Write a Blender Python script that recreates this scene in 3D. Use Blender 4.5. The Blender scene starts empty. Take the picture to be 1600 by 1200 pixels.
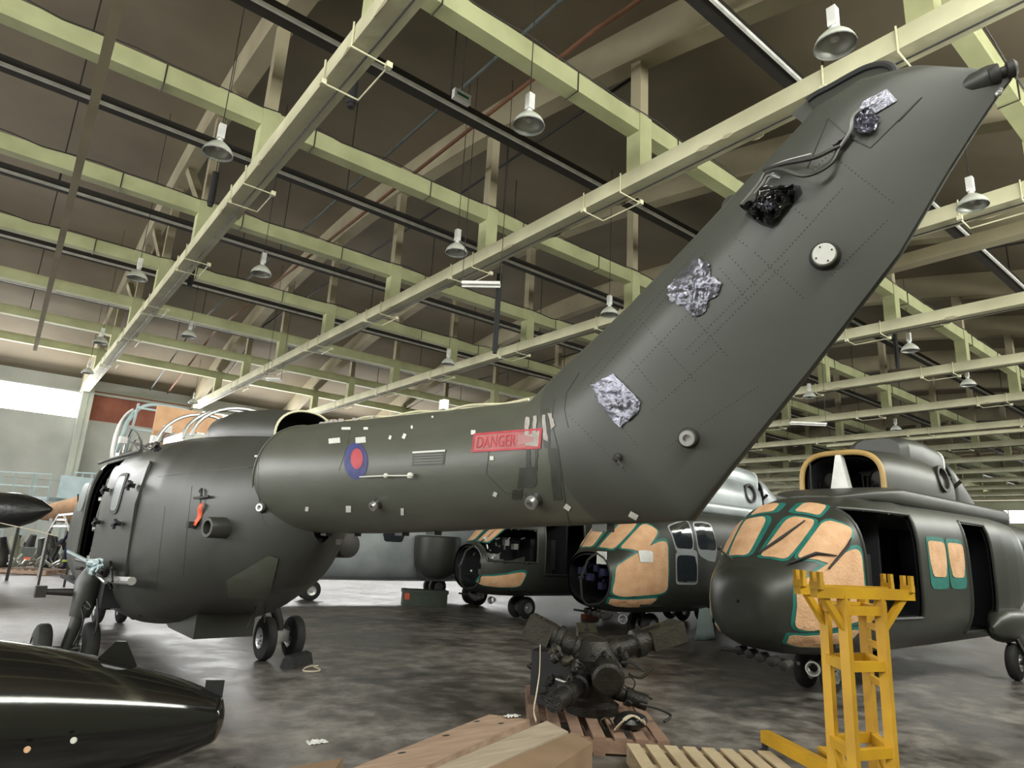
import bpy, math, random
from mathutils import Vector, Matrix, noise
from mathutils.bvhtree import BVHTree
random.seed(7)
SC = bpy.context.scene
COL = SC.collection
PI = math.pi
R_ = math.radians

# ------------------------------------------------------------------ camera
EYE = 1.65
FPX = 1007.6
PITCH, ROLL, HEAD = 0.240555, 0.054886, 0.664181
_ch, _sh = math.cos(HEAD), math.sin(HEAD)
FWD = Vector((_sh * math.cos(PITCH), _ch * math.cos(PITCH), math.sin(PITCH)))
_r = Vector((_ch, -_sh, 0)); _u = _r.cross(FWD)
RIGHT = math.cos(ROLL) * _r + math.sin(ROLL) * _u
UP = math.cos(ROLL) * _u - math.sin(ROLL) * _r
cam_d = bpy.data.cameras.new('camera'); cam = bpy.data.objects.new('camera', cam_d); COL.objects.link(cam)
cam_d.sensor_width = 36; cam_d.sensor_fit = 'HORIZONTAL'; cam_d.lens = FPX / 1600 * 36
cam_d.clip_start = 0.05; cam_d.clip_end = 400
_m = Matrix((RIGHT, UP, -FWD)).transposed().to_4x4(); _m.translation = (0, 0, EYE)
cam.matrix_world = _m
SC.camera = cam
CAM = Vector((0, 0, EYE))

def ray(px, py):
    return RIGHT * ((px - 800) / FPX) - UP * ((py - 600) / FPX) + FWD
def at(px, py, depth):                     # a point of the place at a pixel and a distance along the view
    return CAM + ray(px, py) * depth
def ground(px, py, z=0.0):
    d = ray(px, py); k = (z - EYE) / d.z
    return CAM + d * k

# ------------------------------------------------------------------ world, exposure
W = bpy.data.worlds.new('overcast'); SC.world = W; W.use_nodes = True
W.node_tree.nodes['Background'].inputs[0].default_value = (0.9, 0.93, 1.0, 1)
W.node_tree.nodes['Background'].inputs[1].default_value = 0.9
SC.view_settings.view_transform = 'Standard'; SC.view_settings.look = 'None'
SC.view_settings.gamma = 1.0; SC.view_settings.use_curve_mapping = False
SC.view_settings.exposure = 0.48
try:
    SC.cycles.use_denoising = True
    SC.cycles.max_bounces = 8; SC.cycles.diffuse_bounces = 4; SC.cycles.glossy_bounces = 3
    SC.cycles.sample_clamp_indirect = 6
except Exception: pass

H = 6.3                                    # height of the truss chords above the eye
X0, X1 = -24.0, 73.5                       # hangar extent
Y0, Y1 = -0.36 * H, 5.98 * H

def area(name, loc, rot, sx, sy, power, col=(1, 1, 1)):
    l = bpy.data.lights.new(name, 'AREA'); l.shape = 'RECTANGLE'; l.size = sx; l.size_y = sy
    l.energy = power; l.color = col
    o = bpy.data.objects.new(name, l); COL.objects.link(o); o.location = loc; o.rotation_euler = rot
    return o
# daylight through the window bands of the front, left, end and right walls
area('front_daylight', (10, Y0 + 0.1, 6.9), (R_(80), 0, 0), 48, 1.25, 2000, (1.0, 1.0, 0.86))
area('side_daylight', (X0 + 0.6, 14, 5.9), (0, R_(-90), 0), 3.0, 34, 2900, (1.0, 0.99, 0.93))
area('end_daylight', (8, Y1 - 0.8, 6.8), (R_(-90), 0, 0), 44, 1.6, 3000, (1.0, 0.99, 0.97))
area('far_daylight', (X1 - 0.8, 17, 6.6), (0, R_(90), 0), 1.6, 26, 700, (1.0, 0.99, 0.93))

# ------------------------------------------------------------------ materials
def mat(name, col, rough=0.6, metal=0.0, var=0.18, scale=4.0, bump=0.0, col2=None, spec=0.5, coat=0.0, stretch=None):
    m = bpy.data.materials.new(name); m.use_nodes = True
    nt = m.node_tree; b = nt.nodes['Principled BSDF']
    b.inputs['Roughness'].default_value = rough; b.inputs['Metallic'].default_value = metal
    b.inputs['Specular IOR Level'].default_value = spec
    if coat: b.inputs['Coat Weight'].default_value = coat; b.inputs['Coat Roughness'].default_value = 0.08
    tc = nt.nodes.new('ShaderNodeTexCoord'); mp = nt.nodes.new('ShaderNodeMapping')
    if stretch: mp.inputs['Scale'].default_value = stretch
    nt.links.new(tc.outputs['Object'], mp.inputs[0])
    n = nt.nodes.new('ShaderNodeTexNoise'); n.inputs['Scale'].default_value = scale; n.inputs['Detail'].default_value = 6
    nt.links.new(mp.outputs[0], n.inputs['Vector'])
    rp = nt.nodes.new('ShaderNodeValToRGB'); rp.color_ramp.elements[0].position = 0.3; rp.color_ramp.elements[1].position = 0.7
    c2 = col2 if col2 else tuple(min(1, c * (1 + var)) for c in col)
    c1 = col if col2 else tuple(c * (1 - var) for c in col)
    rp.color_ramp.elements[0].color = (*c1, 1); rp.color_ramp.elements[1].color = (*c2, 1)
    nt.links.new(n.outputs[0], rp.inputs[0]); nt.links.new(rp.outputs[0], b.inputs['Base Color'])
    if bump:
        bp = nt.nodes.new('ShaderNodeBump'); bp.inputs['Strength'].default_value = bump; bp.inputs['Distance'].default_value = 0.02
        n2 = nt.nodes.new('ShaderNodeTexNoise'); n2.inputs['Scale'].default_value = scale * 6; n2.inputs['Detail'].default_value = 4
        nt.links.new(mp.outputs[0], n2.inputs['Vector'])
        nt.links.new(n2.outputs[0], bp.inputs['Height']); nt.links.new(bp.outputs[0], b.inputs['Normal'])
    return m
def emat(name, col, s):
    m = bpy.data.materials.new(name); m.use_nodes = True; nt = m.node_tree; nt.nodes.clear()
    e = nt.nodes.new('ShaderNodeEmission'); o = nt.nodes.new('ShaderNodeOutputMaterial')
    e.inputs[0].default_value = (*col, 1); e.inputs[1].default_value = s
    nt.links.new(e.outputs[0], o.inputs[0]); return m

M = dict(
    beam=mat('cream concrete paint', (0.48, 0.46, 0.31), 0.7, col2=(0.64, 0.62, 0.43), scale=1.3, bump=0.25),
    joist=mat('yellow green concrete paint', (0.34, 0.35, 0.185), 0.7, col2=(0.5, 0.515, 0.29), scale=1.1, bump=0.2),  # yellow-green tint over the whole joist paint
    slab=mat('brown roof slab', (0.15, 0.123, 0.083), 0.9, col2=(0.23, 0.19, 0.132), scale=0.35, bump=0.2),
    topch=mat('dusty concrete', (0.30, 0.26, 0.17), 0.85, col2=(0.40, 0.355, 0.24), scale=0.8),
    wall=mat('grey concrete wall', (0.38, 0.39, 0.37), 0.85, col2=(0.56, 0.57, 0.54), scale=0.5, bump=0.3),
    wall2=mat('green grey plaster', (0.26, 0.27, 0.19), 0.85, col2=(0.4, 0.41, 0.31), scale=0.4),
    pil=mat('pale pilaster', (0.46, 0.49, 0.45), 0.8, col2=(0.6, 0.62, 0.56), scale=0.6),
    brick=mat('red brown boards', (0.22, 0.07, 0.045), 0.85, col2=(0.33, 0.12, 0.08), scale=1.5),
    pane=emat('daylit window', (0.95, 0.98, 1.0), 5.0),
    dark=mat('dark steel', (0.025, 0.022, 0.02), 0.6),
    black=mat('matt black', (0.012, 0.012, 0.013), 0.7),
    rubber=mat('rubber', (0.018, 0.018, 0.018), 0.75, var=0.3, scale=20),
    gloss=mat('gloss black', (0.006, 0.006, 0.006), 0.12, spec=0.5, coat=0.6, bump=0.02, scale=2),
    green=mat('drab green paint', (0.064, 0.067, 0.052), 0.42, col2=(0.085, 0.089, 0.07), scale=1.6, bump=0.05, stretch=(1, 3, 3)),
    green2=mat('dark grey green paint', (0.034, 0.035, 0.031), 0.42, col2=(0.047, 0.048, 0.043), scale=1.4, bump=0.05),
    green3=mat('deep green paint', (0.022, 0.024, 0.020), 0.4, col2=(0.038, 0.041, 0.035), scale=1.2, bump=0.04),  # plain dark green, deepest of the helicopter greens
    blue=mat('blue grey paint', (0.17, 0.2, 0.2), 0.35, col2=(0.27, 0.3, 0.31), scale=1.5, bump=0.05),
    inside=mat('dark cabin', (0.01, 0.011, 0.014), 0.8),
    tan=mat('tan masking paper', (0.55, 0.31, 0.165), 0.75, col2=(0.68, 0.42, 0.25), scale=5, bump=0.6),
    tape=mat('green tape', (0.012, 0.12, 0.1), 0.5, col2=(0.02, 0.18, 0.15), scale=8),
    steel=mat('bare steel', (0.5, 0.5, 0.5), 0.35, 0.8, scale=12),
    silver=mat('silver tape', (0.1, 0.1, 0.12), 0.3, 0.8, col2=(0.27, 0.27, 0.33), scale=9, bump=0.3),
    white=mat('white paint', (0.72, 0.72, 0.7), 0.5),
    cream=mat('cream metal', (0.62, 0.6, 0.42), 0.5),
    worn=mat('worn paint', (0.3, 0.27, 0.25), 0.6, col2=(0.42, 0.38, 0.36), scale=30),
    pinkw=mat('faded pink', (0.42, 0.2, 0.2), 0.6),
    tapew=mat('white tape', (0.62, 0.62, 0.58), 0.6),
    red=mat('red marking', (0.42, 0.045, 0.06), 0.6, var=0.25, scale=14),
    redp=mat('faded red panel', (0.36, 0.1, 0.105), 0.6, col2=(0.42, 0.15, 0.15), scale=16),
    rblue=mat('blue marking', (0.03, 0.035, 0.16), 0.6, var=0.3, scale=14),
    redtag=mat('orange red ribbon', (0.75, 0.12, 0.05), 0.6),
    yellow=mat('yellow paint', (0.42, 0.225, 0.012), 0.5, col2=(0.62, 0.35, 0.015), scale=3),
    wood=mat('crate wood', (0.30, 0.2, 0.14), 0.75, col2=(0.44, 0.31, 0.23), scale=3, bump=0.2, stretch=(1, 8, 8)),
    wood2=mat('pale crate board', (0.34, 0.28, 0.21), 0.75, col2=(0.46, 0.38, 0.29), scale=3, bump=0.2, stretch=(1, 8, 8)),
    card=mat('brown board', (0.22, 0.145, 0.085), 0.8, col2=(0.3, 0.2, 0.125), scale=3),
    pallet=mat('reddish pallet wood', (0.2, 0.12, 0.085), 0.85, col2=(0.31, 0.2, 0.14), scale=4, bump=0.3),
    pallet2=mat('pale pallet wood', (0.5, 0.4, 0.26), 0.85, col2=(0.62, 0.5, 0.34), scale=4, bump=0.3),
    grime=mat('oily metal', (0.008, 0.008, 0.007), 0.45, 0.3, col2=(0.03, 0.027, 0.022), scale=9, bump=0.4),
    olive=mat('olive sleeve', (0.014, 0.013, 0.007), 0.55, col2=(0.034, 0.03, 0.017), scale=7, bump=0.3),
    rope=mat('pale webbing', (0.62, 0.55, 0.42), 0.8),
    ltblue=mat('pale blue steel', (0.33, 0.43, 0.45), 0.5, col2=(0.42, 0.52, 0.54), scale=3),
    navy=mat('navy cloth', (0.012, 0.012, 0.05), 0.85),
    hivis=mat('yellow hi-vis', (0.6, 0.75, 0.1), 0.6),
    skin=mat('skin', (0.45, 0.27, 0.2), 0.6),
    rim=mat('ochre rim', (0.4, 0.26, 0.09), 0.5),
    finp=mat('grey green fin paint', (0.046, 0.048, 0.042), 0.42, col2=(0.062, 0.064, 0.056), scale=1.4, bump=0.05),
    bluel=mat('light blue grey panel', (0.26, 0.29, 0.3), 0.3, 0.2, col2=(0.4, 0.43, 0.45), scale=1.5, bump=0.05),
    glass=mat('dark cockpit glass', (0.02, 0.025, 0.03), 0.08, spec=0.8, coat=0.5),
    refl=mat('lamp reflector', (0.42, 0.43, 0.4), 0.35, 0.7),
    lampw=mat('white enamel', (0.5, 0.52, 0.46), 0.4),
    pipeb=mat('blue grey pipe paint', (0.1, 0.12, 0.12), 0.7),
    orange=mat('orange pipe paint', (0.17, 0.075, 0.04), 0.7),
    cratec=mat('olive crate', (0.05, 0.07, 0.055), 0.6, col2=(0.07, 0.09, 0.07)),
    cover=mat('black sheeting', (0.012, 0.012, 0.012), 0.35, bump=0.5, scale=2),
    stain=mat('dark stain', (0.036, 0.038, 0.03), 0.5, var=0.3, scale=12),
)
def floor_mat():
    m = bpy.data.materials.new('worn wet concrete'); m.use_nodes = True; nt = m.node_tree; b = nt.nodes['Principled BSDF']
    tc = nt.nodes.new('ShaderNodeTexCoord')
    def nz(s, d=6, st=(1, 1, 1)):
        mp = nt.nodes.new('ShaderNodeMapping'); mp.inputs['Scale'].default_value = st
        nt.links.new(tc.outputs['Object'], mp.inputs[0])
        n = nt.nodes.new('ShaderNodeTexNoise'); n.inputs['Scale'].default_value = s; n.inputs['Detail'].default_value = d
        n.inputs['Roughness'].default_value = 0.62
        nt.links.new(mp.outputs[0], n.inputs[0]); return n
    a = nz(0.55); c = nz(3.2, 8)
    mx = nt.nodes.new('ShaderNodeMath'); mx.operation = 'MULTIPLY_ADD'; mx.inputs[1].default_value = 0.5
    nt.links.new(c.outputs[0], mx.inputs[0])
    m2 = nt.nodes.new('ShaderNodeMath'); m2.operation = 'MULTIPLY'; m2.inputs[1].default_value = 0.5
    nt.links.new(a.outputs[0], m2.inputs[0]); nt.links.new(m2.outputs[0], mx.inputs[2])
    rp = nt.nodes.new('ShaderNodeValToRGB')
    e = rp.color_ramp.elements; e[0].position = 0.4; e[0].color = (0.032, 0.028, 0.025, 1); e[1].position = 0.62; e[1].color = (0.29, 0.268, 0.25, 1)
    k = e.new(0.5); k.color = (0.125, 0.113, 0.104, 1)
    nt.links.new(mx.outputs[0], rp.inputs[0]); nt.links.new(rp.outputs[0], b.inputs['Base Color'])
    r2 = nt.nodes.new('ShaderNodeMapRange'); r2.inputs[1].default_value = 0.4; r2.inputs[2].default_value = 0.62
    r2.inputs[3].default_value = 0.36; r2.inputs[4].default_value = 0.58
    nt.links.new(mx.outputs[0], r2.inputs[0]); nt.links.new(r2.outputs[0], b.inputs['Roughness'])
    bp = nt.nodes.new('ShaderNodeBump'); bp.inputs['Strength'].default_value = 0.22; bp.inputs['Distance'].default_value = 0.012
    d = nz(11.0, 7, (0.6, 1.4, 1)); nt.links.new(d.outputs[0], bp.inputs['Height']); nt.links.new(bp.outputs[0], b.inputs['Normal'])
    return m
M['floor'] = floor_mat()

# ------------------------------------------------------------------ mesh helpers
def frame_of(d):
    d = Vector(d).normalized()
    a = Vector((0, 0, 1)) if abs(d.z) < 0.95 else Vector((1, 0, 0))
    x = a.cross(d).normalized(); return x, d.cross(x), d
class MB:
    def __init__(s): s.v = []; s.f = []
    def add(s, vs, fs):
        k = len(s.v); s.v += [tuple(p) for p in vs]; s.f += [tuple(k + i for i in f) for f in fs]; return s
    def box(s, a, b, mtx=None, bev=0.0):
        (x0, y0, z0), (x1, y1, z1) = a, b
        vs = [Vector(p) for p in ((x0,y0,z0),(x1,y0,z0),(x1,y1,z0),(x0,y1,z0),(x0,y0,z1),(x1,y0,z1),(x1,y1,z1),(x0,y1,z1))]
        if mtx: vs = [mtx @ p for p in vs]
        return s.add(vs, [(0,3,2,1),(4,5,6,7),(0,1,5,4),(1,2,6,5),(2,3,7,6),(3,0,4,7)])
    def bar(s, p, q, w, h=None, up=None):
        p, q = Vector(p), Vector(q); h = h or w
        d = (q - p).normalized()
        if up is None: x, y, _ = frame_of(d)
        else:
            x = Vector(up).cross(d).normalized(); y = d.cross(x)
        vs = [c + x * i * w / 2 + y * j * h / 2 for c in (p, q) for i, j in ((-1,-1),(1,-1),(1,1),(-1,1))]
        return s.add(vs, [(0,3,2,1),(4,5,6,7),(0,1,5,4),(1,2,6,5),(2,3,7,6),(3,0,4,7)])
    def rings(s, rs, close=True, c0=True, c1=True):
        n = len(rs[0]); vs = [p for r in rs for p in r]; fs = []
        for i in range(len(rs) - 1):
            for j in range(n if close else n - 1):
                k = (j + 1) % n; fs.append((i*n+j, i*n+k, (i+1)*n+k, (i+1)*n+j))
        if c0: fs.append(tuple(range(n))[::-1])
        if c1: fs.append(tuple((len(rs)-1)*n + j for j in range(n)))
        return s.add(vs, fs)
    def tube(s, pts, r, n=8, caps=True):
        pts = [Vector(p) for p in pts]; rs = []; px = None
        for i, p in enumerate(pts):
            d = (pts[min(i+1, len(pts)-1)] - pts[max(i-1, 0)])
            d = d.normalized() if d.length > 1e-9 else Vector((0,0,1))
            if px is None: px, _, _ = frame_of(d)
            px = (px - d * px.dot(d)).normalized(); y = d.cross(px)
            rr = r[i] if isinstance(r, (list, tuple)) else r
            rs.append([p + (px * math.cos(2*PI*j/n) + y * math.sin(2*PI*j/n)) * rr for j in range(n)])
        return s.rings(rs, True, caps, caps)
    def lathe(s, o, d, prof, n=20, caps=True):
        x, y, d = frame_of(d); o = Vector(o)
        rs = [[o + d * h + (x * math.cos(2*PI*j/n) + y * math.sin(2*PI*j/n)) * max(r, 1e-4) for j in range(n)] for h, r in prof]
        return s.rings(rs, True, caps, caps)
    def ball(s, c, r, n=8, sc=(1,1,1)):
        c = Vector(c); rs = []
        for i in range(n//2 + 1):
            t = PI * i / (n//2); rr = max(math.sin(t), 1e-3)
            rs.append([c + Vector((rr*math.cos(2*PI*j/n)*r*sc[0], rr*math.sin(2*PI*j/n)*r*sc[1], -math.cos(t)*r*sc[2])) for j in range(n)])
        return s.rings(rs)
    def prism(s, pts, d):                   # polygon pushed along d
        pts = [Vector(p) for p in pts]; d = Vector(d); n = len(pts)
        return s.add(pts + [p + d for p in pts], [tuple(range(n))[::-1], tuple(range(n, 2*n))] + [(i, (i+1) % n, n+(i+1) % n, n+i) for i in range(n)])
    def grid(s, P, nu, nv):
        vs = [P(i/nu, j/nv) for i in range(nu+1) for j in range(nv+1)]
        return s.add(vs, [(i*(nv+1)+j, (i+1)*(nv+1)+j, (i+1)*(nv+1)+j+1, i*(nv+1)+j+1) for i in range(nu) for j in range(nv)])
    def build(s, name, m, parent=None, world=False, smooth=True, ang=35, label=None, kind=None):
        me = bpy.data.meshes.new(name)
        vs = s.v
        if world and parent is not None:
            inv = MW[parent.name].inverted(); vs = [tuple(inv @ Vector(p)) for p in vs]
        me.from_pydata(vs, [], s.f); me.update()
        me.materials.append(M[m] if isinstance(m, str) else m)
        if smooth:
            me.polygons.foreach_set('use_smooth', [True] * len(me.polygons))
            me.set_sharp_from_angle(angle=R_(ang))
        o = bpy.data.objects.new(name, me); COL.objects.link(o)
        if parent is not None:
            o.parent = parent; MW[o.name] = MW[parent.name]
        else: MW[o.name] = Matrix.Identity(4)
        if label: o['label'] = label
        if kind: o['kind'] = kind
        return o
MW = {}
def thing(name, label, cat, loc=(0, 0, 0), rz=0.0, group=None):
    o = bpy.data.objects.new(name, None); COL.objects.link(o); o.empty_display_size = 0.2
    o.location = loc; o.rotation_euler = (0, 0, rz); o['label'] = label; o['category'] = cat
    if group: o['group'] = group
    MW[o.name] = Matrix.Translation(Vector(loc)) @ Matrix.Rotation(rz, 4, 'Z')
    return o
def tag(o, label, cat, group=None):
    o['label'] = label; o['category'] = cat
    if group: o['group'] = group
    return o
def struct(name, mb, m, label=None, **k):
    o = mb.build(name, m, kind='structure', **k)
    if label: o['label'] = label
    return o
def dup(root, loc, rz=None, label=None):
    r = root.copy(); COL.objects.link(r); r.location = loc
    if rz is not None: r.rotation_euler = (0, 0, rz)
    if label: r['label'] = label
    def kids(a, b):
        for ch in a.children:
            c = ch.copy(); COL.objects.link(c); c.parent = b; kids(ch, c)
    kids(root, r); return r
def smooth_path(pts, n=6):
    pts = [Vector(p) for p in pts]; out = []
    for i in range(len(pts) - 1):
        p0, p1, p2, p3 = pts[max(i-1, 0)], pts[i], pts[i+1], pts[min(i+2, len(pts)-1)]
        for k in range(n):
            t = k / n
            out.append(0.5 * ((2*p1) + (p2-p0)*t + (2*p0-5*p1+4*p2-p3)*t*t + (3*p1-p0-3*p2+p3)*t**3))
    return out + [pts[-1]]

# ================================================================== THE HANGAR
def Z(h): return EYE + h * H               # h in chord heights above the eye
def roofz(y):                              # underside of the bowed top chords (y in H units)
    return 0.95 + 0.58 * (1 - ((y - 2.81) / 3.17) ** 2)
struct('floor', MB().box((X0, Y0 - 14, -0.2), (X1, Y1, 0)), 'floor')
mb = MB(); N = 40; rs = []
for i in range(N + 1):
    y = -0.36 + 6.34 * i / N; z = Z(roofz(y) + 0.12)
    rs.append([Vector((X0, y*H, z)), Vector((X1, y*H, z)), Vector((X1, y*H, z+0.3)), Vector((X0, y*H, z+0.3))])
mb.rings(rs); struct('ceiling', mb, 'slab')
# end wall (left in the photo)
zs0, zs1 = Z(0.755), Z(0.955)
bays = [-3.8, -2.96, -2.12, -1.27, -0.42, 0.425, 1.22, 2.0, 2.86, 3.70, 4.55, 5.4, 6.25, 7.1, 7.95, 8.8, 9.65, 10.5, 11.3]
def wall_end():
    a = MB().box((X0, Y1, 0), (X1, Y1 + 0.3, zs0)); a.box((X0, Y1, zs1), (X1, Y1 + 0.3, Z(1.15)))
    return a
struct('wall_end', wall_end(), 'wall')
mb = MB()
for b in bays: mb.box((b*H - 0.05, Y1 - 0.02, zs0), (b*H + 0.35, Y1 + 0.28, zs1))
mb.box((X0, Y1-0.14, zs1), (X1, Y1-0.02, zs1+0.12)); mb.box((X0, Y1-0.06, 3.35), (X1, Y1-0.02, 3.42))
for i in range(60): mb.box((X0+i*1.62, Y1-0.012, 0), (X0+i*1.62+0.02, Y1-0.005, 3.35))
struct('trim_1', mb, 'wall')
for i, b in enumerate(bays):
    struct('trim_%d' % (i + 10), MB().box((b*H - 0.05, Y1 - 0.5, 0), (b*H + 0.42, Y1 - 0.02, Z(1.0))).box((b*H+0.16, Y1-0.54, 0), (b*H+0.2, Y1-0.5, Z(0.95))), 'pil')
for i in range(len(bays) - 1):
    xa, xb = bays[i]*H + 0.35, bays[i+1]*H - 0.05
    if i == 5:
        struct('trim_2', MB().box((xa, Y1, zs0), (xb, Y1 + 0.2, zs1 + 0.16)).box((xa, Y1 - 0.03, zs1 + 0.05), (xb, Y1, zs1 + 0.2)), 'brick')
    else:
        w = MB().box((xa, Y1 + 0.1, zs0), (xb, Y1 + 0.12, zs1)).build('window_%d' % (i + 1), 'pane', smooth=False, kind='structure')
        f = MB()
        for k in range(5): f.box((xa + (xb-xa)*k/4 - 0.02, Y1 + 0.04, zs1-0.22), (xa + (xb-xa)*k/4 + 0.02, Y1 + 0.09, zs1))
        f.box((xa, Y1+0.02, zs0-0.05), (xb, Y1+0.09, zs0+0.02))
        f.build('window_frame', 'pil', w)
# other walls
mb = MB().box((X0 - 0.3, Y0, 0), (X0, Y1, 4.4)).box((X0 - 0.3, Y0, 7.4), (X0, Y1, Z(1.7))); struct('wall_left', mb, 'wall')
struct('window_40', MB().box((X0 - 0.2, Y0, 4.4), (X0 - 0.15, Y1, 7.4)), 'pane', smooth=False)
mb = MB().box((X1, Y0, 0), (X1 + 0.3, Y1, Z(0.66))).box((X1, Y0, Z(0.84)), (X1 + 0.3, Y1, Z(1.7))); struct('wall_right', mb, 'wall2')
f0 = struct('window_41', MB().box((X1 + 0.1, Y0, Z(0.66)), (X1 + 0.15, Y1, Z(0.84))), 'pane', smooth=False)
mb = MB()
for i in range(22): mb.box((X1 - 0.02, Y0 + i*1.9, Z(0.66)), (X1 + 0.08, Y0 + i*1.9 + 0.08, Z(0.84)))
for i in range(6): mb.box((X1 - 0.1, Y0 + i*7.4, Z(0.66)), (X1 + 0.2, Y0 + i*7.4 + 1.2, Z(0.84)))
struct('trim_3', mb, 'wall2')
struct('wall_front', MB().box((X0, Y0 - 0.5, zs1), (X1, Y0 - 0.1, Z(1.2))).box((X0, Y0 - 0.5, 0), (X1, Y0 - 0.1, 6.2)), 'wall2')
struct('window_42', MB().box((X0, Y0 - 0.35, 6.2), (X1, Y0 - 0.3, zs1)), 'pane', smooth=False)

# trusses
xs = [b for b in bays if b > -3.5]
nodes = [-0.36 + 0.703 * k for k in range(1, 9)]
ords = ['first', 'second', 'third', 'fourth', 'fifth', 'sixth', 'seventh', 'eighth', 'ninth', 'tenth', 'eleventh', 'twelfth', 'thirteenth', 'fourteenth', 'fifteenth', 'sixteenth', 'seventeenth', 'eighteenth']
def truss_label(i):
    k = i - 4
    if k == 0: return 'cream concrete roof truss running down to the pilaster beside the red brown boarding'
    if k == 1: return 'long cream concrete roof truss crossing behind the tail fin tip to the upper right corner'
    if k == 2: return 'cream concrete roof truss passing behind the middle of the raised tail fin'
    if k > 2: return '%s cream roof truss right of the tail fin, counted away from the fin' % ords[k - 3]
    return 'cream concrete roof truss to the left, %s before the one ending at the brown boarding' % ords[3 - i]
for i, x in enumerate(xs):
    if x < 0.3: continue
    t = thing('roof_truss', truss_label(i), 'roof truss', (x*H, 0, Z(1.0)), 0, 'concrete trusses carrying the hangar roof')
    xl, xr = (x - 0.0275)*H, (x + 0.0275)*H
    MB().box((xl, Y0, Z(0.955)), (xr, Y1, Z(1.0))).build('bottom_chord', 'beam', t, True)
    mb = MB(); rs = []
    for j in range(31):
        y = -0.36 + 6.34*j/30; z = Z(roofz(y))
        rs.append([Vector(((x-0.03)*H, y*H, z)), Vector(((x+0.03)*H, y*H, z)), Vector(((x+0.03)*H, y*H, z+0.13*H)), Vector(((x-0.03)*H, y*H, z+0.13*H))])
    mb.rings(rs); mb.build('top_chord', 'topch', t, True)
    for j, y in enumerate(nodes):
        MB().box(((x-0.024)*H, (y-0.024)*H, Z(0.99)), ((x+0.024)*H, (y+0.024)*H, Z(1.167))).build('post', 'joist', t, True)
        MB().box(((x-0.016)*H, (y-0.018)*H, Z(1.16)), ((x+0.016)*H, (y+0.018)*H, Z(roofz(y)+0.02))).build('hanger', 'topch', t, True)
        if i == 4 and y > 1 and j < 7:
            y2 = y + 0.5
            MB().bar((x*H, y*H, Z(1.13)), (x*H, y2*H, Z(roofz(y2))), 0.2, 0.2, (1, 0, 0)).build('diagonal', 'topch', t, True)
    if i < 12:
        for y in nodes[:7]:
            for (ya, yb) in ((y*H + 0.25, y*H + 1.15),):
                mb = MB()
                za, zb = Z(1.0) + 0.03, Z(0.955) - 0.05
                a, b = xl - 0.02, xr + 0.16
                mb.tube([(a, ya, za), (a, ya, zb), (b, ya, zb), (b, yb, zb), (a, yb, zb), (a, yb, za)], 0.014, 5)
                mb.box((b-0.04, ya-0.04, zb-0.03), (b+0.04, ya+0.04, zb+0.05)); mb.box((a-0.03, yb-0.04, zb-0.03), (a+0.04, yb+0.04, zb+0.05))
                mb.build('conduit_bracket', 'cream', t, True)
        MB().tube([(x*H+0.05, 0.0, Z(0.955)-0.015), (x*H+0.05, Y1-1, Z(0.955)-0.015)], 0.014, 5).build('conduit', 'dark', t, True)
        rr = random.Random(i)
        for k in range(14):                 # broken patches along the lower edge
            y = rr.uniform(0.5, 24); xx = rr.choice((xl, xr)); l = rr.uniform(0.08, 0.35)
            pts = [(xx, y + l*math.cos(a)*rr.uniform(.6, 1), Z(0.955) + 0.05*math.sin(a)*rr.uniform(.5, 1.1)) for a in [2*PI*q/7 for q in range(7)]]
            MB().prism([(p[0]-0.006 if xx == xl else p[0]-0.004, p[1], p[2]) for p in pts], (0.01, 0, 0)).build('spalled_patch', 'topch', t, True)
# joists
for j, y in enumerate(nodes):
    o = MB().box((X0, (y-0.021)*H, Z(1.112)), (X1, (y+0.021)*H, Z(1.165))).build('roof_joist', 'joist')
    tag(o, '%s greenish cream cross joist over the truss chords, counted from the camera' % ords[j], 'joist', 'cross joists between the roof trusses')
    if j < 5:
        mb = MB()
        pts = [(X0 + 0.5*k, (y-0.025)*H, Z(1.168) - 0.0 + 0.05*math.sin(k*1.7)*math.sin(k*0.31)) for k in range(120)]
        c = MB().tube(pts, 0.012, 4); c.build('cable', 'dark', o)
        for k in range(24):
            xx = X0 + 2 + k*2.55
            MB().tube([(xx, (y-0.023)*H, Z(1.165)), (xx, (y-0.023)*H, Z(1.11)), (xx, (y+0.023)*H, Z(1.11))], 0.012, 4).build('cable_clip', 'dark', o)
# mid-bay steel rails
for j in range(8):
    y = (nodes[0] + 0.351 + 0.703*j - (0.0)) * H
    t = thing('overhead_rail', '%s dark steel rail with pale lower lip under the roof, counted from the camera' % ords[j], 'rail', (0, y, Z(1.2)), 0, 'steel rails hung between the cross joists')
    MB().box((X0, y, Z(1.2)), (X1, y + 0.24, Z(1.2) + 0.2)).build('rail', 'dark', t, True)
    MB().box((X0, y - 0.05, Z(1.2) - 0.03), (X1, y - 0.005, Z(1.2) + 0.03)).build('lower_lip', 'white', t, True)  # white colour stands in for light on the bottom flange
    for x in xs:
        xx = (x + 0.4)*H
        MB().tube([(xx, y + 0.12, Z(1.22)), (xx, y + 0.12, Z(roofz(y/H) + 0.12))], 0.015, 5).build('hanger_rod', 'dark', t, True)
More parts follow.
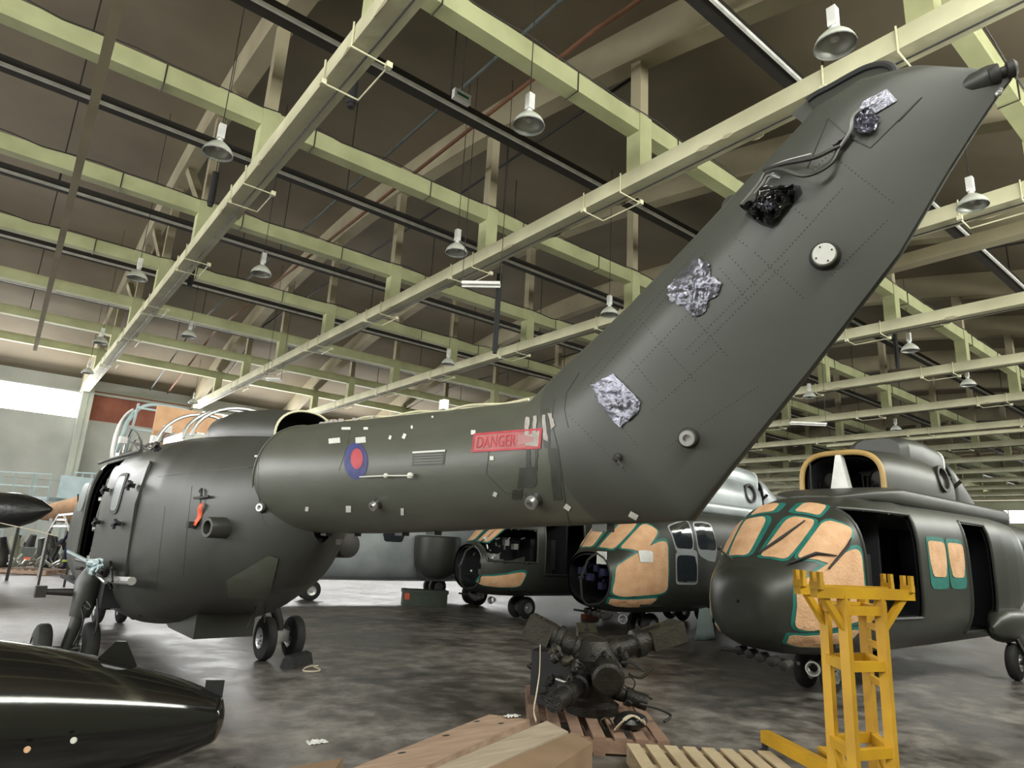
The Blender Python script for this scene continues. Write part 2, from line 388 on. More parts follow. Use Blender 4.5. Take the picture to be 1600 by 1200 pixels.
# pipes along the hangar
for (k, z, col, r, nm, lb) in ((0.923, 1.42, 'dark', 0.035, 'ceiling_pipe', 'thin dark pipe running the length of the hangar under the roof'),
                               (0.765, 1.30, 'orange', 0.04, 'ceiling_pipe', 'thin orange pipe running the length of the hangar under the roof'),
                               (0.665, 1.30, 'pipeb', 0.03, 'ceiling_pipe', 'thin blue grey pipe running the length of the hangar under the roof'),
                               (2.30, 1.25, 'dark', 0.03, 'ceiling_pipe', 'dark pipe under the roof above the right hand helicopters')):
    o = MB().tube([(k*z*H, 0.1*H, Z(z*0.93)), (k*z*H, 1.0*H, Z(z)), (k*z*H, 4.6*H, Z(z)), (k*z*H, 5.9*H, Z(1.05))], r, 8).build(nm, col)
    tag(o, lb, 'pipe')
for (kx, z, lb) in ((2.33, 0.98, 'brownish cream service beam between two trusses right of the tail fin'), (5.9, 0.93, 'cream service beam among the far right trusses')):
    tag(MB().box((kx*z*H - 0.14, 0.2*H, Z(z)), (kx*z*H + 0.14, 2.6*H if kx > 3 else 1.4*H, Z(z) + 0.26)).build('service_beam', 'topch' if kx < 3 else 'beam'), lb, 'beam')
# pale duct at the left, running away under the joists
t = thing('square_duct', 'long slim square duct hung under the joists at the left edge', 'duct', (0.2, 5, 7.3))
z = EYE + 5.75
pA = Vector((0.07/5.7*5.75 + 0.0, 6.5, z)); pB = Vector((0.2927/5.7*5.75, 27.6/5.7*5.75, z))
MB().bar(pA, pB, 0.12, 0.14, (0, 0, 1)).build('duct', 'topch', t, True)
for k in (0.1, 0.35, 0.6, 0.85):
    p = pA.lerp(pB, k); MB().tube([p, (p.x, p.y, Z(roofz(p.y/H)+.13))], 0.012, 5).build('hanger_rod', 'dark', t, True)

# bell lamps
def bell_lamp(loc, label):
    t = thing('bell_lamp', label, 'lamp', loc, 0, 'bell lamps hung from the hangar roof')
    r = 0.225
    prof = [(0, r), (0.03, r*0.99), (0.09, r*0.86), (0.15, r*0.62), (0.2, r*0.36), (0.22, 0.05)]
    MB().lathe((0, 0, 0), (0, 0, 1), prof, 24, False).build('lamp_shade', 'lampw', t)
    MB().lathe((0, 0, 0.004), (0, 0, 1), [(h*0.96, q*0.96) for h, q in prof], 24, False).build('reflector', 'refl', t)
    MB().lathe((0, 0, 0), (0, 0, 1), [(-0.006, r-0.004), (-0.008, r+0.006), (0.008, r+0.006), (0.01, r-0.004)], 24, False).build('rim', 'steel', t)
    MB().lathe((0, 0, 0.06), (0, 0, 1), [(0, 0.02), (0.03, 0.05), (0.09, 0.045), (0.14, 0.02)], 12).build('bulb', 'white', t)
    MB().lathe((0, 0, 0.21), (0, 0, 1), [(0, 0.035), (0.03, 0.045), (0.06, 0.03)], 10).box((-0.05, -0.05, 0.27), (0.05, 0.05, 0.52)).build('ballast', 'white', t)
    MB().tube([(0, 0, 0.5), (0, 0, Z(roofz(loc[1]/H) + 0.115) - loc[2])], 0.008, 5).build('cable', 'dark', t)
    return t
lp = [(340, 240, 'nearest bell lamp left of the truss that ends at the red brown boarding'),
      (826, 197, 'bell lamp with a tall white ballast hanging in the middle bay above the tail boom'),
      (1305, 72, 'large bell lamp hanging above the black rimmed scoop of the tail fin'),
      (1520, 322, 'bell lamp hanging close behind the upper right edge of the tail fin'),
      (1422, 548, 'bell lamp hanging under the beams right of the tail fin, mid height'),
      (713, 395, 'bell lamp hanging against the long truss above the tail boom'),
      (214, 435, 'bell lamp second in the left row, beyond the nearest one'),
      (952, 492, 'bell lamp partly against the truss left of the tail fin edge'),
      (1513, 602, 'bell lamp hanging low at the right edge above the right hand helicopter'),
      (700, 569, 'small far bell lamp above the boom markings'),
      (137, 583, 'far bell lamp hanging before the pilaster beside the bright left window'),
      (222, 633, 'far bell lamp hanging before the red brown boarding'),
      (302, 630, 'far bell lamp hanging just above the engine bay of the near helicopter'),
      (157, 536, 'far bell lamp above the left end of the truss by the boarding'),
      (1265, 621, 'far bell lamp right of the lower tail fin edge'),
      (1400, 672, 'far bell lamp above the cowling of the right hand helicopter'),
      (408, 428, 'bell lamp between the two left trusses'),
      (295, 526, 'small far bell lamp between the two left trusses')]
for (px, py, lb) in lp:
    d = ray(px, py); k = 5.75 / d.z; p = CAM + d * k
    if p.y < Y1 - 1: bell_lamp(p, lb)
# hanging black stubs and fittings
for (px, py, py2, dep, lb) in ((548, 110, 168, 10.2, 'black downpipe hanging from the near left truss'),
                               (328, 262, 322, 13.5, 'black downpipe behind the nearest left bell lamp'),
                               (296, 415, 448, 17.0, 'short black downpipe on the left truss farther along'),
                               (773, 415, 552, 15.5, 'long black downpipe hanging behind the long truss'),
                               (1403, 505, 575, 20.5, 'black downpipe right of the tail fin beside a bell lamp')):
    a = at(px, py2, dep); b = at(px, py, dep)
    top = Vector((a.x, a.y, Z(roofz(a.y/H) + 0.113)))
    b = Vector((a.x, a.y, b.z)); o = MB().tube([a, a + Vector((0, 0, 0.06)), a + Vector((0, 0, 0.061)), b, b + Vector((0, 0, .01)), top], [0.055, 0.055, 0.07, 0.07, 0.008, 0.008], 10).build('downpipe', 'black'); tag(o, lb, 'pipe')
for (a, b, dep, lb) in (((722, 443), (783, 422), 13.0, 'pale tube light slung below the long truss above the tail boom'),
                        ((416, 592), (441, 582), 24.0, 'short white tube light under the far end of the long truss'),
                        ((1235, 660), (1290, 652), 22.0, 'thin tube light under the far beams at the right of the fin')):
    t = thing('tube_light', lb, 'tube light', at(*a, dep))
    p, q = at(*a, dep), at(*b, dep*1.0); q.z = p.z
    MB().bar(p, q, 0.16, 0.06, (0, 0, 1)).build('housing', 'white', t, True)
    MB().tube([p + Vector((0, 0, -0.06)), q + Vector((0, 0, -0.06))], 0.02, 8).build('tube', 'white', t, True)
    [MB().tube([w_, (w_.x, w_.y, Z(roofz(w_.y/H) + 0.113))], 0.008, 5).build('suspension_wire', 'dark', t, True) for w_ in (p, q)]
t = thing('emergency_light', 'small white rectangular emergency light on the dark rail in the middle bay', 'light', at(721, 152, 11.5))
p = at(721, 152, 11.3)
MB().tube([p, (p.x, p.y, Z(roofz(p.y/H) + 0.113))], 0.01, 5).build('suspension_wire', 'dark', t, True)
MB().box((-0.17, -0.05, -0.09), (0.17, 0.05, 0.09), Matrix.Translation(p)).build('case', 'white', t, True)
MB().box((-0.12, -0.056, -0.02), (0.12, -0.05, 0.03), Matrix.Translation(p)).build('marking', 'tape', t, True)

# ================================================================== HELICOPTERS
def wheel(mbname, c, axis, r, w, parent, hubmat='steel'):
    c = Vector(c); axis = Vector(axis).normalized(); o = c - axis * w/2
    prof = [(0.0, r*0.5), (w*0.04, r*0.62), (w*0.06, r*0.8), (w*0.16, r*0.94), (w*0.32, r), (w*0.68, r), (w*0.84, r*0.94), (w*0.94, r*0.8), (w*0.96, r*0.62), (w, r*0.5)]
    t = MB().lathe(o, axis, prof, 24, False).build('tyre', 'rubber', parent)
    hp = [(w*0.03, 0.02), (w*0.03, r*0.12), (w*0.14, r*0.18), (w*0.14, r*0.42), (w*0.05, r*0.52), (w*0.95, r*0.52), (w*0.86, r*0.42), (w*0.86, r*0.18), (w*0.97, r*0.12), (w*0.97, 0.02)]
    h = MB().lathe(o, axis, hp, 16)
    x, y, d = frame_of(axis)
    for k in range(6):
        a = 2*PI*k/6
        for q in (0.1, 0.9): h.ball(o + axis*w*q + (x*math.cos(a)+y*math.sin(a))*r*0.3, r*0.045, 6)
    h.build('hub', hubmat, t)
    return t

KEYS = [(0.145, .02, 1.1, 1.14, 2.0), (0.15, .2, .9, 1.34, 2.0), (.18, .34, .76, 1.44, 2.1), (.26, .46, .68, 1.52, 2.3), (.4, .57, .61, 1.6, 2.5), (.55, .65, .57, 1.68, 2.6),
        (.8, .74, .53, 1.9, 2.8), (1.1, .82, .51, 2.16, 3.0), (1.45, .88, .5, 2.36, 3.2), (1.9, .93, .5, 2.48, 3.4), (2.6, .97, .5, 2.6, 3.6),
        (4.0, .985, .5, 2.63, 3.6), (6.2, .985, .52, 2.64, 3.6), (6.9, .95, .62, 2.64, 3.3), (7.4, .9, .74, 2.63, 3.0), (7.9, .8, .88, 2.62, 2.7), (8.3, .7, .98, 2.61, 2.4),
        (8.6, .6, 1.06, 2.6, 2.2), (8.85, .49, 1.15, 2.59, 2.1), (9.1, .33, 1.36, 2.45, 2.0), (9.32, .12, 1.56, 2.2, 2.0)]
def sect(s, K=KEYS):
    if s <= K[0][0]: return list(K[0][1:])
    for a, b in zip(K, K[1:]):
        if s <= b[0]:
            t = (s - a[0]) / (b[0] - a[0]); return [a[i] + (b[i] - a[i]) * t for i in range(1, 5)]
    return list(K[-1][1:])
def surf(s, a, off=0.0, K=KEYS):           # a: 0 belly, 90 port (-y), 180 roof
    hw, zb, zt, n = sect(s, K); zc, hh = (zb+zt)/2, (zt-zb)/2; a = R_(a)
    def P(s, a):
        hw, zb, zt, n = sect(s, K); zc, hh = (zb+zt)/2, (zt-zb)/2
        e = 2/n; sn, cs = math.sin(a), math.cos(a)
        return Vector((s, -hw*math.copysign(abs(sn)**e, sn), zc - hh*math.copysign(abs(cs)**e, cs)))
    p = P(s, a)
    if off:
        d = 0.02; t1 = P(min(s+d, K[-1][0]), a) - P(max(s-d, K[0][0]), a); t2 = P(s, a+0.03) - P(s, a-0.03)
        nn = t1.cross(t2)
        if nn.length > 1e-9:
            nn.normalize()
            if nn.dot(p - Vector((s+0.4*(1 if s < 1 else 0), 0, zc))) < 0: nn = -nn
            p = p + nn*off
    return p
def z2a(s, z, K=KEYS):                     # height on the port side to an angle
    hw, zb, zt, n = sect(s, K); zc, hh = (zb+zt)/2, (zt-zb)/2
    c = max(-1, min(1, -(z - zc)/hh)); return math.degrees(math.acos(math.copysign(abs(c)**(n/2), c)))
def skin(K, holes, s0, s1, step=0.12, na=72, off=0.0, extra=()):
    ss = set([k[0] for k in K if s0 <= k[0] <= s1] + [s0, s1] + list(extra))
    for h in holes: ss.update([h[0], h[1]])
    x = s0
    while x < s1: ss.add(round(x, 3)); x += step
    ss = sorted(ss); ss = [a for i, a in enumerate(ss) if i == 0 or a - ss[i-1] > 0.004]
    al = [i*360/na for i in range(na)]
    mb = MB(); mb.v = [tuple(surf(s, a, off, K)) for s in ss for a in al]
    for i in range(len(ss)-1):
        for j in range(na):
            k = (j+1) % na
            cx = (ss[i]+ss[i+1])/2; ca = (al[j] + 360/na/2) % 360
            p = surf(cx, ca, 0, K)
            if any(h[0] < cx < h[1] and h[2] < p.z < h[3] and (h[4] == 0 or h[4]*p.y > 0.2) for h in holes): continue
            mb.f.append((i*na+j, i*na+k, (i+1)*na+k, (i+1)*na+j))
    return mb
def spatch(corners, off, th=0.006, pw=6, n=10, K=KEYS, side=1, crumple=0.0):
    """rounded patch following the skin; corners = four (s, angle) in order around"""
    c = corners; rs = []
    def uv(u, v):
        u = (u+1)/2; v = (v+1)/2
        s = (c[0][0]*(1-u)+c[1][0]*u)*(1-v) + (c[3][0]*(1-u)+c[2][0]*u)*v
        a = (c[0][1]*(1-u)+c[1][1]*u)*(1-v) + (c[3][1]*(1-u)+c[2][1]*u)*v
        o = off + (crumple*noise.noise(Vector((s*7, a*0.12, off*9))) if crumple else 0)
        p = surf(s, a, o, K)
        return Vector((p.x, p.y*side, p.z))
    m = 36
    for i in range(n+1):
        r = max(i/n, 0.02); ring = []
        for j in range(m):
            t = 2*PI*j/m; cu, cv = math.cos(t), math.sin(t)
            ring.append(uv(math.copysign(abs(cu)**(2/pw), cu)*r, math.copysign(abs(cv)**(2/pw), cv)*r))
        rs.append(ring)
    off -= th
    crumple = 0
    ring = []
    for j in range(m):
        t = 2*PI*j/m; cu, cv = math.cos(t), math.sin(t)
        ring.append(uv(math.copysign(abs(cu)**(2/pw), cu), math.copysign(abs(cv)**(2/pw), cv)))
    rs.append(ring)
    return MB().rings(rs, True, True, False)
def grow(c, g, ga):
    cs = sum(p[0] for p in c)/4; ca = sum(p[1] for p in c)/4
    return [(p[0] + math.copysign(g, p[0]-cs), p[1] + math.copysign(ga, p[1]-ca)) for p in c]

def nose_gear(t, s=1.9, z=0.6):
    MB().tube([(s, 0, z), (s+0.02, 0, 0.3)], [0.05, 0.04], 10).tube([(s, 0.0, z), (s-0.35, 0, z+0.05)], 0.025, 8).box((s-0.06, -0.07, 0.26), (s+0.06, 0.07, 0.36)).tube([(s, -0.2, 0.24), (s, 0.2, 0.24)], 0.03, 8).build('nose_gear_leg', 'dark', t)
    for y in (-0.17, 0.17): wheel('w', (s, y, 0.24), (0, 1, 0), 0.24, 0.15, t)
def main_gear(t, side, s=5.95, y=1.2, lean=0.0, m='dark'):
    y = y*side
    MB().tube([(s, y-0.25*side, 0.95), (s, y-0.03*side, 0.45), (s, y, 0.28)], [0.085, 0.06, 0.045], 12).tube([(s, y-0.26*side, 0.55), (s, y, 0.34)], 0.03, 8).tube([(s, y-0.24, 0.27), (s, y+0.24, 0.27)], 0.035, 10).tube([(s-0.1, y-0.1*side, 0.62), (s-0.14, y, 0.4), (s-0.03, y, 0.27)], 0.02, 8).build('main_gear_leg', m, t)
    for d in (-0.19, 0.19): wheel('w', (s, y+d, 0.27), (0, 1, 0), 0.27, 0.17, t)

def sponson(t, side, m):
    K = [(5.3, .03, .7, .8, 2), (5.45, .12, .6, .95, 2.2), (5.7, .2, .55, 1.05, 2.4), (6.4, .2, .55, 1.05, 2.4), (6.9, .12, .65, 1.0, 2.2), (7.2, .03, .75, .9, 2)]
    mb = MB(); rs = []
    for s, hw, zb, zt, n in K:
        rs.append([Vector((s, side*0.95 + hw*math.copysign(abs(math.sin(a))**.8, math.sin(a)), (zb+zt)/2 - (zt-zb)/2*math.copysign(abs(math.cos(a))**.8, math.cos(a)))) for a in [2*PI*q/20 for q in range(20)]])
    mb.rings(rs); mb.build('gear_sponson', m, t)

def boom_only(t, m, s1=12.6):
    K = [(8.85, .49, 1.64, 2.62, 2), (10.5, .44, 1.67, 2.54, 2), (12.1, .36, 1.75, 2.47, 2), (s1, .34, 1.77, 2.44, 2)]
    mb = MB(); mb.rings([[surf(k[0], a, 0, K) for a in range(0, 360, 10)] for k in K]); mb.build('tail_boom', m, t)

def puma(label, loc, rz, body='green3', cowl='green2', style=None, name='helicopter'):
    t = thing(name, label, 'helicopter', loc, rz, 'stripped helicopters parked in a row behind the near one')
    st = style or {}
    holes = st.get('holes', [])
    sk = skin(KEYS, holes, 0.145, 9.32); sk.build('fuselage', body, t)
    ins = skin([(k[0], k[1]*0.94, k[2]+0.06, k[3]-0.06, k[4]) for k in KEYS], holes, 0.3, 8.3, 0.2)
    ins.build('cabin_lining', 'inside', t)
    mb = MB().box((1.0, -0.7, 0.66), (6.6, 0.7, 0.7)).box((6.6, -0.8, 0.7), (6.64, 0.8, 2.4)).box((2.75, -0.5, 0.7), (2.8, 0.85, 2.4))
    mb.build('cabin_floor', 'inside', t)
    for k in range(2 if holes else 0):
        MB().box((1.9+0.0, -0.55+k*0.75, 0.7), (2.3, -0.15+k*0.75, 1.1)).box((2.25, -0.55+k*0.75, 1.1), (2.38, -0.15+k*0.75, 1.75)).build('seat', 'black', t)
    for h in holes:                        # frames round the openings
        if h[4] >= 0 and h[4] != 0: continue
        pts = []
        for q in range(13): pts.append(surf(h[0], z2a(h[0], max(h[2], .52) + (min(h[3], sect(h[0])[2]-.02)-max(h[2], .52))*q/12), 0.0))
        top = [surf(h[0] + (h[1]-h[0])*q/6, z2a(h[0]+(h[1]-h[0])*q/6, min(h[3], sect(h[0]+(h[1]-h[0])*q/6)[2]-.02)), 0.0) for q in range(7)]
        dn = [surf(h[1], z2a(h[1], min(h[3], sect(h[1])[2]-.02) - (min(h[3], sect(h[1])[2]-.02)-h[2])*q/12), 0.0) for q in range(13)]
        bt = [surf(h[1] - (h[1]-h[0])*q/6, z2a(h[1]-(h[1]-h[0])*q/6, h[2]), 0.0) for q in range(7)]
        MB().tube(pts + top + dn + bt, 0.022, 6).build('door_frame', body, t)
    # roof deck and cowlings
    K2 = [(1.9, .3, 2.42, 2.5, 3), (2.3, .72, 2.42, 2.62, 4), (2.9, .84, 2.4, 2.7, 5), (7.2, .82, 2.4, 2.7, 5), (8.4, .5, 2.4, 2.66, 4)]
    mb = MB(); mb.rings([[surf(k[0], a, 0, K2) for a in range(0, 360, 8)] for k in K2]); mb.build('roof_deck', cowl, t)
    def cs(K): return [(2.85 + (k[0]-2.85)*.68,) + tuple(k[1:]) for k in K]
    if st.get('intake', True):
        K3 = cs([(2.85, .60, 2.2, 3.22, 3.2), (3.1, .63, 2.2, 3.28, 3.2), (4.2, .68, 2.2, 3.34, 3.0), (5.2, .70, 2.2, 3.36, 2.8), (6.3, .66, 2.2, 3.34, 2.6), (6.1+.45, .64, 2.2, 3.32, 2.6)])
        na = 60; mb = MB(); rs = [[surf(k[0], a, 0, K3) for a in [360*q/na for q in range(na)]] for k in K3]
        mb.rings(rs, True, False, True); mb.build('engine_cowling', cowl, t)
        rim = [surf(2.85, a, 0.0, K3) for a in range(80, 281, 6)]
        MB().tube(rim, 0.04, 8).build('intake_rim', st.get('rim', 'rim'), t)
        rs2 = [[Vector((3.0 + 0.0, 0, 0)) + Vector((p.x-2.95, p.y*0.9, 2.3+(p.z-2.3)*0.93)) for p in rs[0]], [Vector((4.6, p.y*0.8, 2.3+(p.z-2.3)*0.85)) for p in rs[0]]]
        MB().rings(rs2, True, False, True).build('intake_duct', 'inside', t)
        MB().prism([(2.8, -0.035, 3.18), (2.8, 0.035, 3.18), (2.8, 0.14, 2.64), (2.8, -0.14, 2.64)], (0.12, 0, 0)).build('intake_splitter', 'white', t)
        e = MB()
        for yy in (-0.36, 0.36):
            e.lathe((3.3, yy, 2.86), (1, 0, 0), [(0, 0.12), (0.1, 0.2), (0.7, 0.21), (0.8, 0.16), (1.2, 0.16)], 18)
            for q in range(7): e.tube([(3.2, yy-0.22+0.07*q, 2.62+0.05*q), (3.0, yy-0.2+0.05*q, 2.6), (3.4, yy-0.1+0.03*q, 2.66)], 0.014, 5)
        e.tube([(2.84, 0.45, 2.64), (2.84, 0.45, 3.1)], 0.015, 6); e.build('engine', 'grime', t)
        # upper gearbox fairing, rear cowl and fan
        K4 = cs([(4.7, .36, 3.0, 3.6, 3.5), (4.85, .46, 3.0, 3.63, 4), (5.4, .52, 3.0, 3.64, 4), (6.3, .52, 3.0, 3.6, 4), (6.62, .5, 3.0, 3.56, 4)])
        mb = MB(); mb.rings([[surf(k[0], a, 0, K4) for a in range(0, 360, 10)] for k in K4]); mb.build('gearbox_fairing', cowl, t)
        MB().tube([surf(K4[-1][0], a, 0.0, K4) for a in range(60, 301, 12)], 0.02, 6).build('fairing_lip', 'white', t)
        mb = MB()
        c = surf(4.78, z2a(4.78, 2.98, K3), 0.0, K3)
        mb.lathe(c + Vector((0, 0.08, 0)), (0.0, -1, 0.15), [(0, 0.2), (0.1, 0.22), (0.12, 0.22), (0.12, 0.17), (0.02, 0.16)], 22, False)
        mb.build('exhaust_ring', 'steel' if cowl == 'blue' else 'dark', t)
        MB().lathe(c + Vector((0, 0.1, 0)), (0, -1, 0.15), [(0, 0.165), (0.06, 0.165)], 22).build('exhaust_opening', 'black', t)
        g = MB()
        rr = random.Random(3)
        for q in range(26):
            a = Vector((5.3+rr.random()*0.3, rr.uniform(-.5, .5), 2.66+rr.random()*.4)); g.tube([a, a+Vector((rr.uniform(-.1, .2), rr.uniform(-.2, .2), rr.uniform(.05, .3)))], 0.015+rr.random()*.03, 6)
        g.box((5.3, -.35, 2.6), (5.65, .35, 3.0)); g.build('gearbox', 'grime', t)
        mb = MB()
        K5 = [(5.62, .52, 2.4, 3.42, 3.2), (5.8, .53, 2.4, 3.4, 3.2), (6.3, .5, 2.4, 3.14, 3), (6.8, .45, 2.4, 2.86, 2.8), (7.3, .36, 2.4, 2.68, 2.5)]
        mb.rings([[surf(k[0], a, 0, K5) for a in range(60, 301, 8)] for k in K5], False, False, False)
        o = mb.build('rear_cowling', cowl, t); sm = o.modifiers.new('thickness', 'SOLIDIFY'); sm.thickness = 0.03
        MB().lathe((6.05, 0.1, 3.3), (0.75, 0.1, 0.6), [(0, 0.27), (0.05, 0.29), (0.1, 0.29), (0.1, 0.24), (0.03, 0.22)], 26).build('cooler_fan_ring', 'black', t)
    boom_only(t, body)
    nose_gear(t); main_gear(t, -1); main_gear(t, 1); sponson(t, -1, body); sponson(t, 1, body)
    # masked windows
    for c, side in st.get('masks', []):
        b = spatch(grow(c, 0.035, 3.0), 0.006, 0.005, 6, K=KEYS, side=side).build('masking_tape', 'tape', t)
        spatch(c, 0.014, 0.006, 6, n=14, K=KEYS, side=side, crumple=0.008).build('window_mask', 'tan', b)
    for c, side in st.get('glass', []):
        b = spatch(grow(c, 0.03, 2.2), 0.006, 0.005, 7, K=KEYS, side=side).build('window_frame', st.get('framemat', body), t)
        spatch(c, 0.012, 0.005, 7, K=KEYS, side=side).build('window_pane', 'glass', b)
    if st.get('wipers'):
        for pts in ([(0.5, 176), (0.75, 168), (1.05, 160)], [(0.52, 140), (0.8, 128), (1.0, 112)], [(0.85, 108), (1.2, 112), (1.3, 116)]):
            MB().tube([surf(s, a, 0.04) for s, a in pts], [0.012, 0.02, 0.008], 6).build('wiper', 'black', t)
        MB().tube([surf(0.42, 200, 0.0), surf(0.4, 205, 0.16)], 0.012, 6).ball(surf(0.4, 205, 0.2), 0.035, 8).build('probe', 'dark', t)
    # things under the nose
    mb = MB()
    for q in range(5): mb.lathe((0.35+0.12*q, -0.5+0.22*q, 0.5), (-1, 0, -0.1), [(0, 0.05), (0.14, 0.055), (0.15, 0.035)], 10)
    mb.tube([(0.35, -0.6, 0.52), (0.8, 0, 0.46), (0.5, 0.5, 0.5)], 0.02, 6).build('under_nose_fittings', 'dark', t)
    MB().lathe((0.62, -0.62, 0.47), (-0.8, -0.4, 0), [(0, 0.05), (0.1, 0.075), (0.14, 0.08), (0.14, 0.065), (0.1, 0.05)], 16, False).build('landing_lamp', 'steel', t)
    return t

# right hand helicopter (D), next one (C), third (B), and the grey blue one behind (A)
def zz(s, z): return (s, z2a(s, z))
mD = [([(0.47, 176), (0.55, 148), (1.12, 152), (1.1, 176)], 1), ([(0.47, 176), (0.55, 148), (1.12, 152), (1.1, 176)], -1),
      ([(0.6, 142), (0.95, 104), (1.42, 120), (1.2, 147)], 1), ([(0.6, 142), (0.95, 104), (1.42, 120), (1.2, 147)], -1),
      ([(1.22, 176), (1.22, 155), (1.45, 158), (1.45, 176)], 1), ([(1.22, 176), (1.22, 155), (1.45, 158), (1.45, 176)], -1),
      ([(0.38, 66), (0.44, 116), (1.42, 106), (1.42, 72)], 1), ([(0.3, 64), (0.38, 116), (1.3, 104), (1.3, 70)], -1),
      ([(0.42, 40), (0.38, 59), (1.4, 65), (1.2, 46)], 1), ([(0.34, 42), (0.3, 58), (1.2, 62), (1.1, 44)], -1),
      ([zz(3.15, 1.5), zz(3.15, 1.98), zz(3.7, 1.98), zz(3.7, 1.5)], 1), ([zz(3.8, 1.5), zz(3.8, 1.98), zz(4.35, 1.98), zz(4.35, 1.5)], 1)]
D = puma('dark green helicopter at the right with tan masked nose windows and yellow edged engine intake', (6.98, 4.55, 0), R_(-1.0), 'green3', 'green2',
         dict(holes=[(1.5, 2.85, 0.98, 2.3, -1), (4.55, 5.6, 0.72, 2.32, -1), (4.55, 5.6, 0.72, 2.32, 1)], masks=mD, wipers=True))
mC = [([(0.47, 176), (0.55, 148), (1.12, 152), (1.1, 176)], 1), ([(0.47, 176), (0.55, 148), (1.12, 152), (1.1, 176)], -1),
      ([(0.6, 142), (0.95, 104), (1.35, 120), (1.2, 147)], 1), ([(0.6, 142), (0.95, 104), (1.42, 120), (1.2, 147)], -1),
      ([(0.36, 64), (0.44, 116), (1.5, 106), (1.5, 66)], 1), ([(0.42, 38), (0.38, 57), (1.35, 60), (1.15, 42)], 1),
      ([zz(4.1, 1.68), zz(4.1, 2.0), zz(4.45, 2.0), zz(4.45, 1.68)], 1)]
gC = [([zz(1.72, 1.7), (1.6, 122), (2.15, 124), zz(2.2, 1.7)], 1), ([zz(2.35, 1.7), zz(2.3, 2.2), zz(2.8, 2.2), zz(2.95, 1.7)], 1), ([zz(1.75, 1.1), zz(1.72, 1.58), zz(2.3, 1.58), zz(2.3, 1.1)], 1)]
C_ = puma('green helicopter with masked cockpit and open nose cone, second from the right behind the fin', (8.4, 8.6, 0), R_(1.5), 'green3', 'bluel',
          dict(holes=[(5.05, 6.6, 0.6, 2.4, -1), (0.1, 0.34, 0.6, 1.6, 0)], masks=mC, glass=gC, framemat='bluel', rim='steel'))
mB = [([(0.47, 176), (0.55, 148), (1.12, 152), (1.1, 176)], 1), ([(0.47, 176), (0.55, 148), (1.12, 152), (1.1, 176)], -1), ([(0.3, 50), (0.35, 76), (1.3, 78), (1.2, 52)], 1)]
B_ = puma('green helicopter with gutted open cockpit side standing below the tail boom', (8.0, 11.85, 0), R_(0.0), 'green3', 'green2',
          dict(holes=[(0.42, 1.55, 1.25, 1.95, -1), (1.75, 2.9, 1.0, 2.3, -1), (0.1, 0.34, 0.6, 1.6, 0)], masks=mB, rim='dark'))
A_ = puma('grey blue helicopter farthest back, seen under the tail boom with its rounded engine pod', (4.75, 16.4, 0), R_(-6.0), 'bluel', 'bluel', dict(rim='dark', glass=[([zz(3.3, 1.5), zz(3.3, 2.0), zz(3.9, 2.0), zz(3.9, 1.5)], 1)]))
# engine pod shape of A on its side
MB().lathe((4.75, -1.2, 0.62), (0, 0, 1), [(0, .1), (.04, .3), (.14, .46), (.35, .56), (.7, .6), (1.05, .6), (1.09, .56)], 32).build('rounded_side_pod', 'green2', A_)
# cockpit clutter in B and C
for (tt, s0, lb, nm) in ((B_, 0.6, 1, 'cockpit_wiring'), (B_, 1.1, 1, 'instrument_panel'), (C_, 0.3, 0, 'nose_equipment')):
    mb = MB(); rr = random.Random(int(s0*10))
    for q in range(16):
        p = Vector((s0 + rr.random()*0.4, rr.uniform(-.55, .3) if lb else rr.uniform(-.35, .3), rr.uniform(0.95, 1.75 if lb else 1.4)))
        dd = Vector((rr.uniform(0, .15), rr.uniform(-.02, .1), rr.uniform(-.12, .12))); pts = [p + dd*k for k in (0, 1)]
        mb.tube(pts, 0.012 + rr.random()*0.012, 6)
        if q % 3 == 0: mb.box((-.06, -.05, -.06), (.06, .05, .06), Matrix.Translation(p))
    mb.build(nm, 'refl' if lb else 'navy', tt, kind='stuff')
MB().tube([surf(.36, a, -.03) for a in range(10, 170, 12)], 0.014, 8).build('nose_opening_seal', 'white', C_)
MB().box((0.33, -0.42, 1.36), (0.35, -0.2, 1.58)).build('warning_plate', 'white', C_, label='white plate hung on the nose opening')
spatch([zz(0.85, 1.42), zz(0.85, 1.62), zz(1.12, 1.62), zz(1.12, 1.42)], 0.03, 0.004, 8).build('paper_notice', 'white', C_, label='white paper notice taped on the masked window')

# ------------------------------------------------------------------ the near helicopter
HR = R_(-87); hd = Vector((math.sin(R_(3)), -math.cos(R_(3)), 0))
HO = Vector((2.15, 8.9, 0)) - hd*5.95
near = thing('helicopter', 'big drab green helicopter in front, its tail boom and raised fin reaching towards the camera', 'helicopter', HO, HR)
NM = MW[near.name]; NI = NM.inverted()
def hw(p): return NM @ Vector(p)
def onplane(px, py, t):                    # point on the plane y_local = -t (port positive t), in local coordinates
    o = NI @ CAM; d = (NI.to_3x3() @ ray(px, py)); k = (-t - o.y)/d.y; return o + d*k

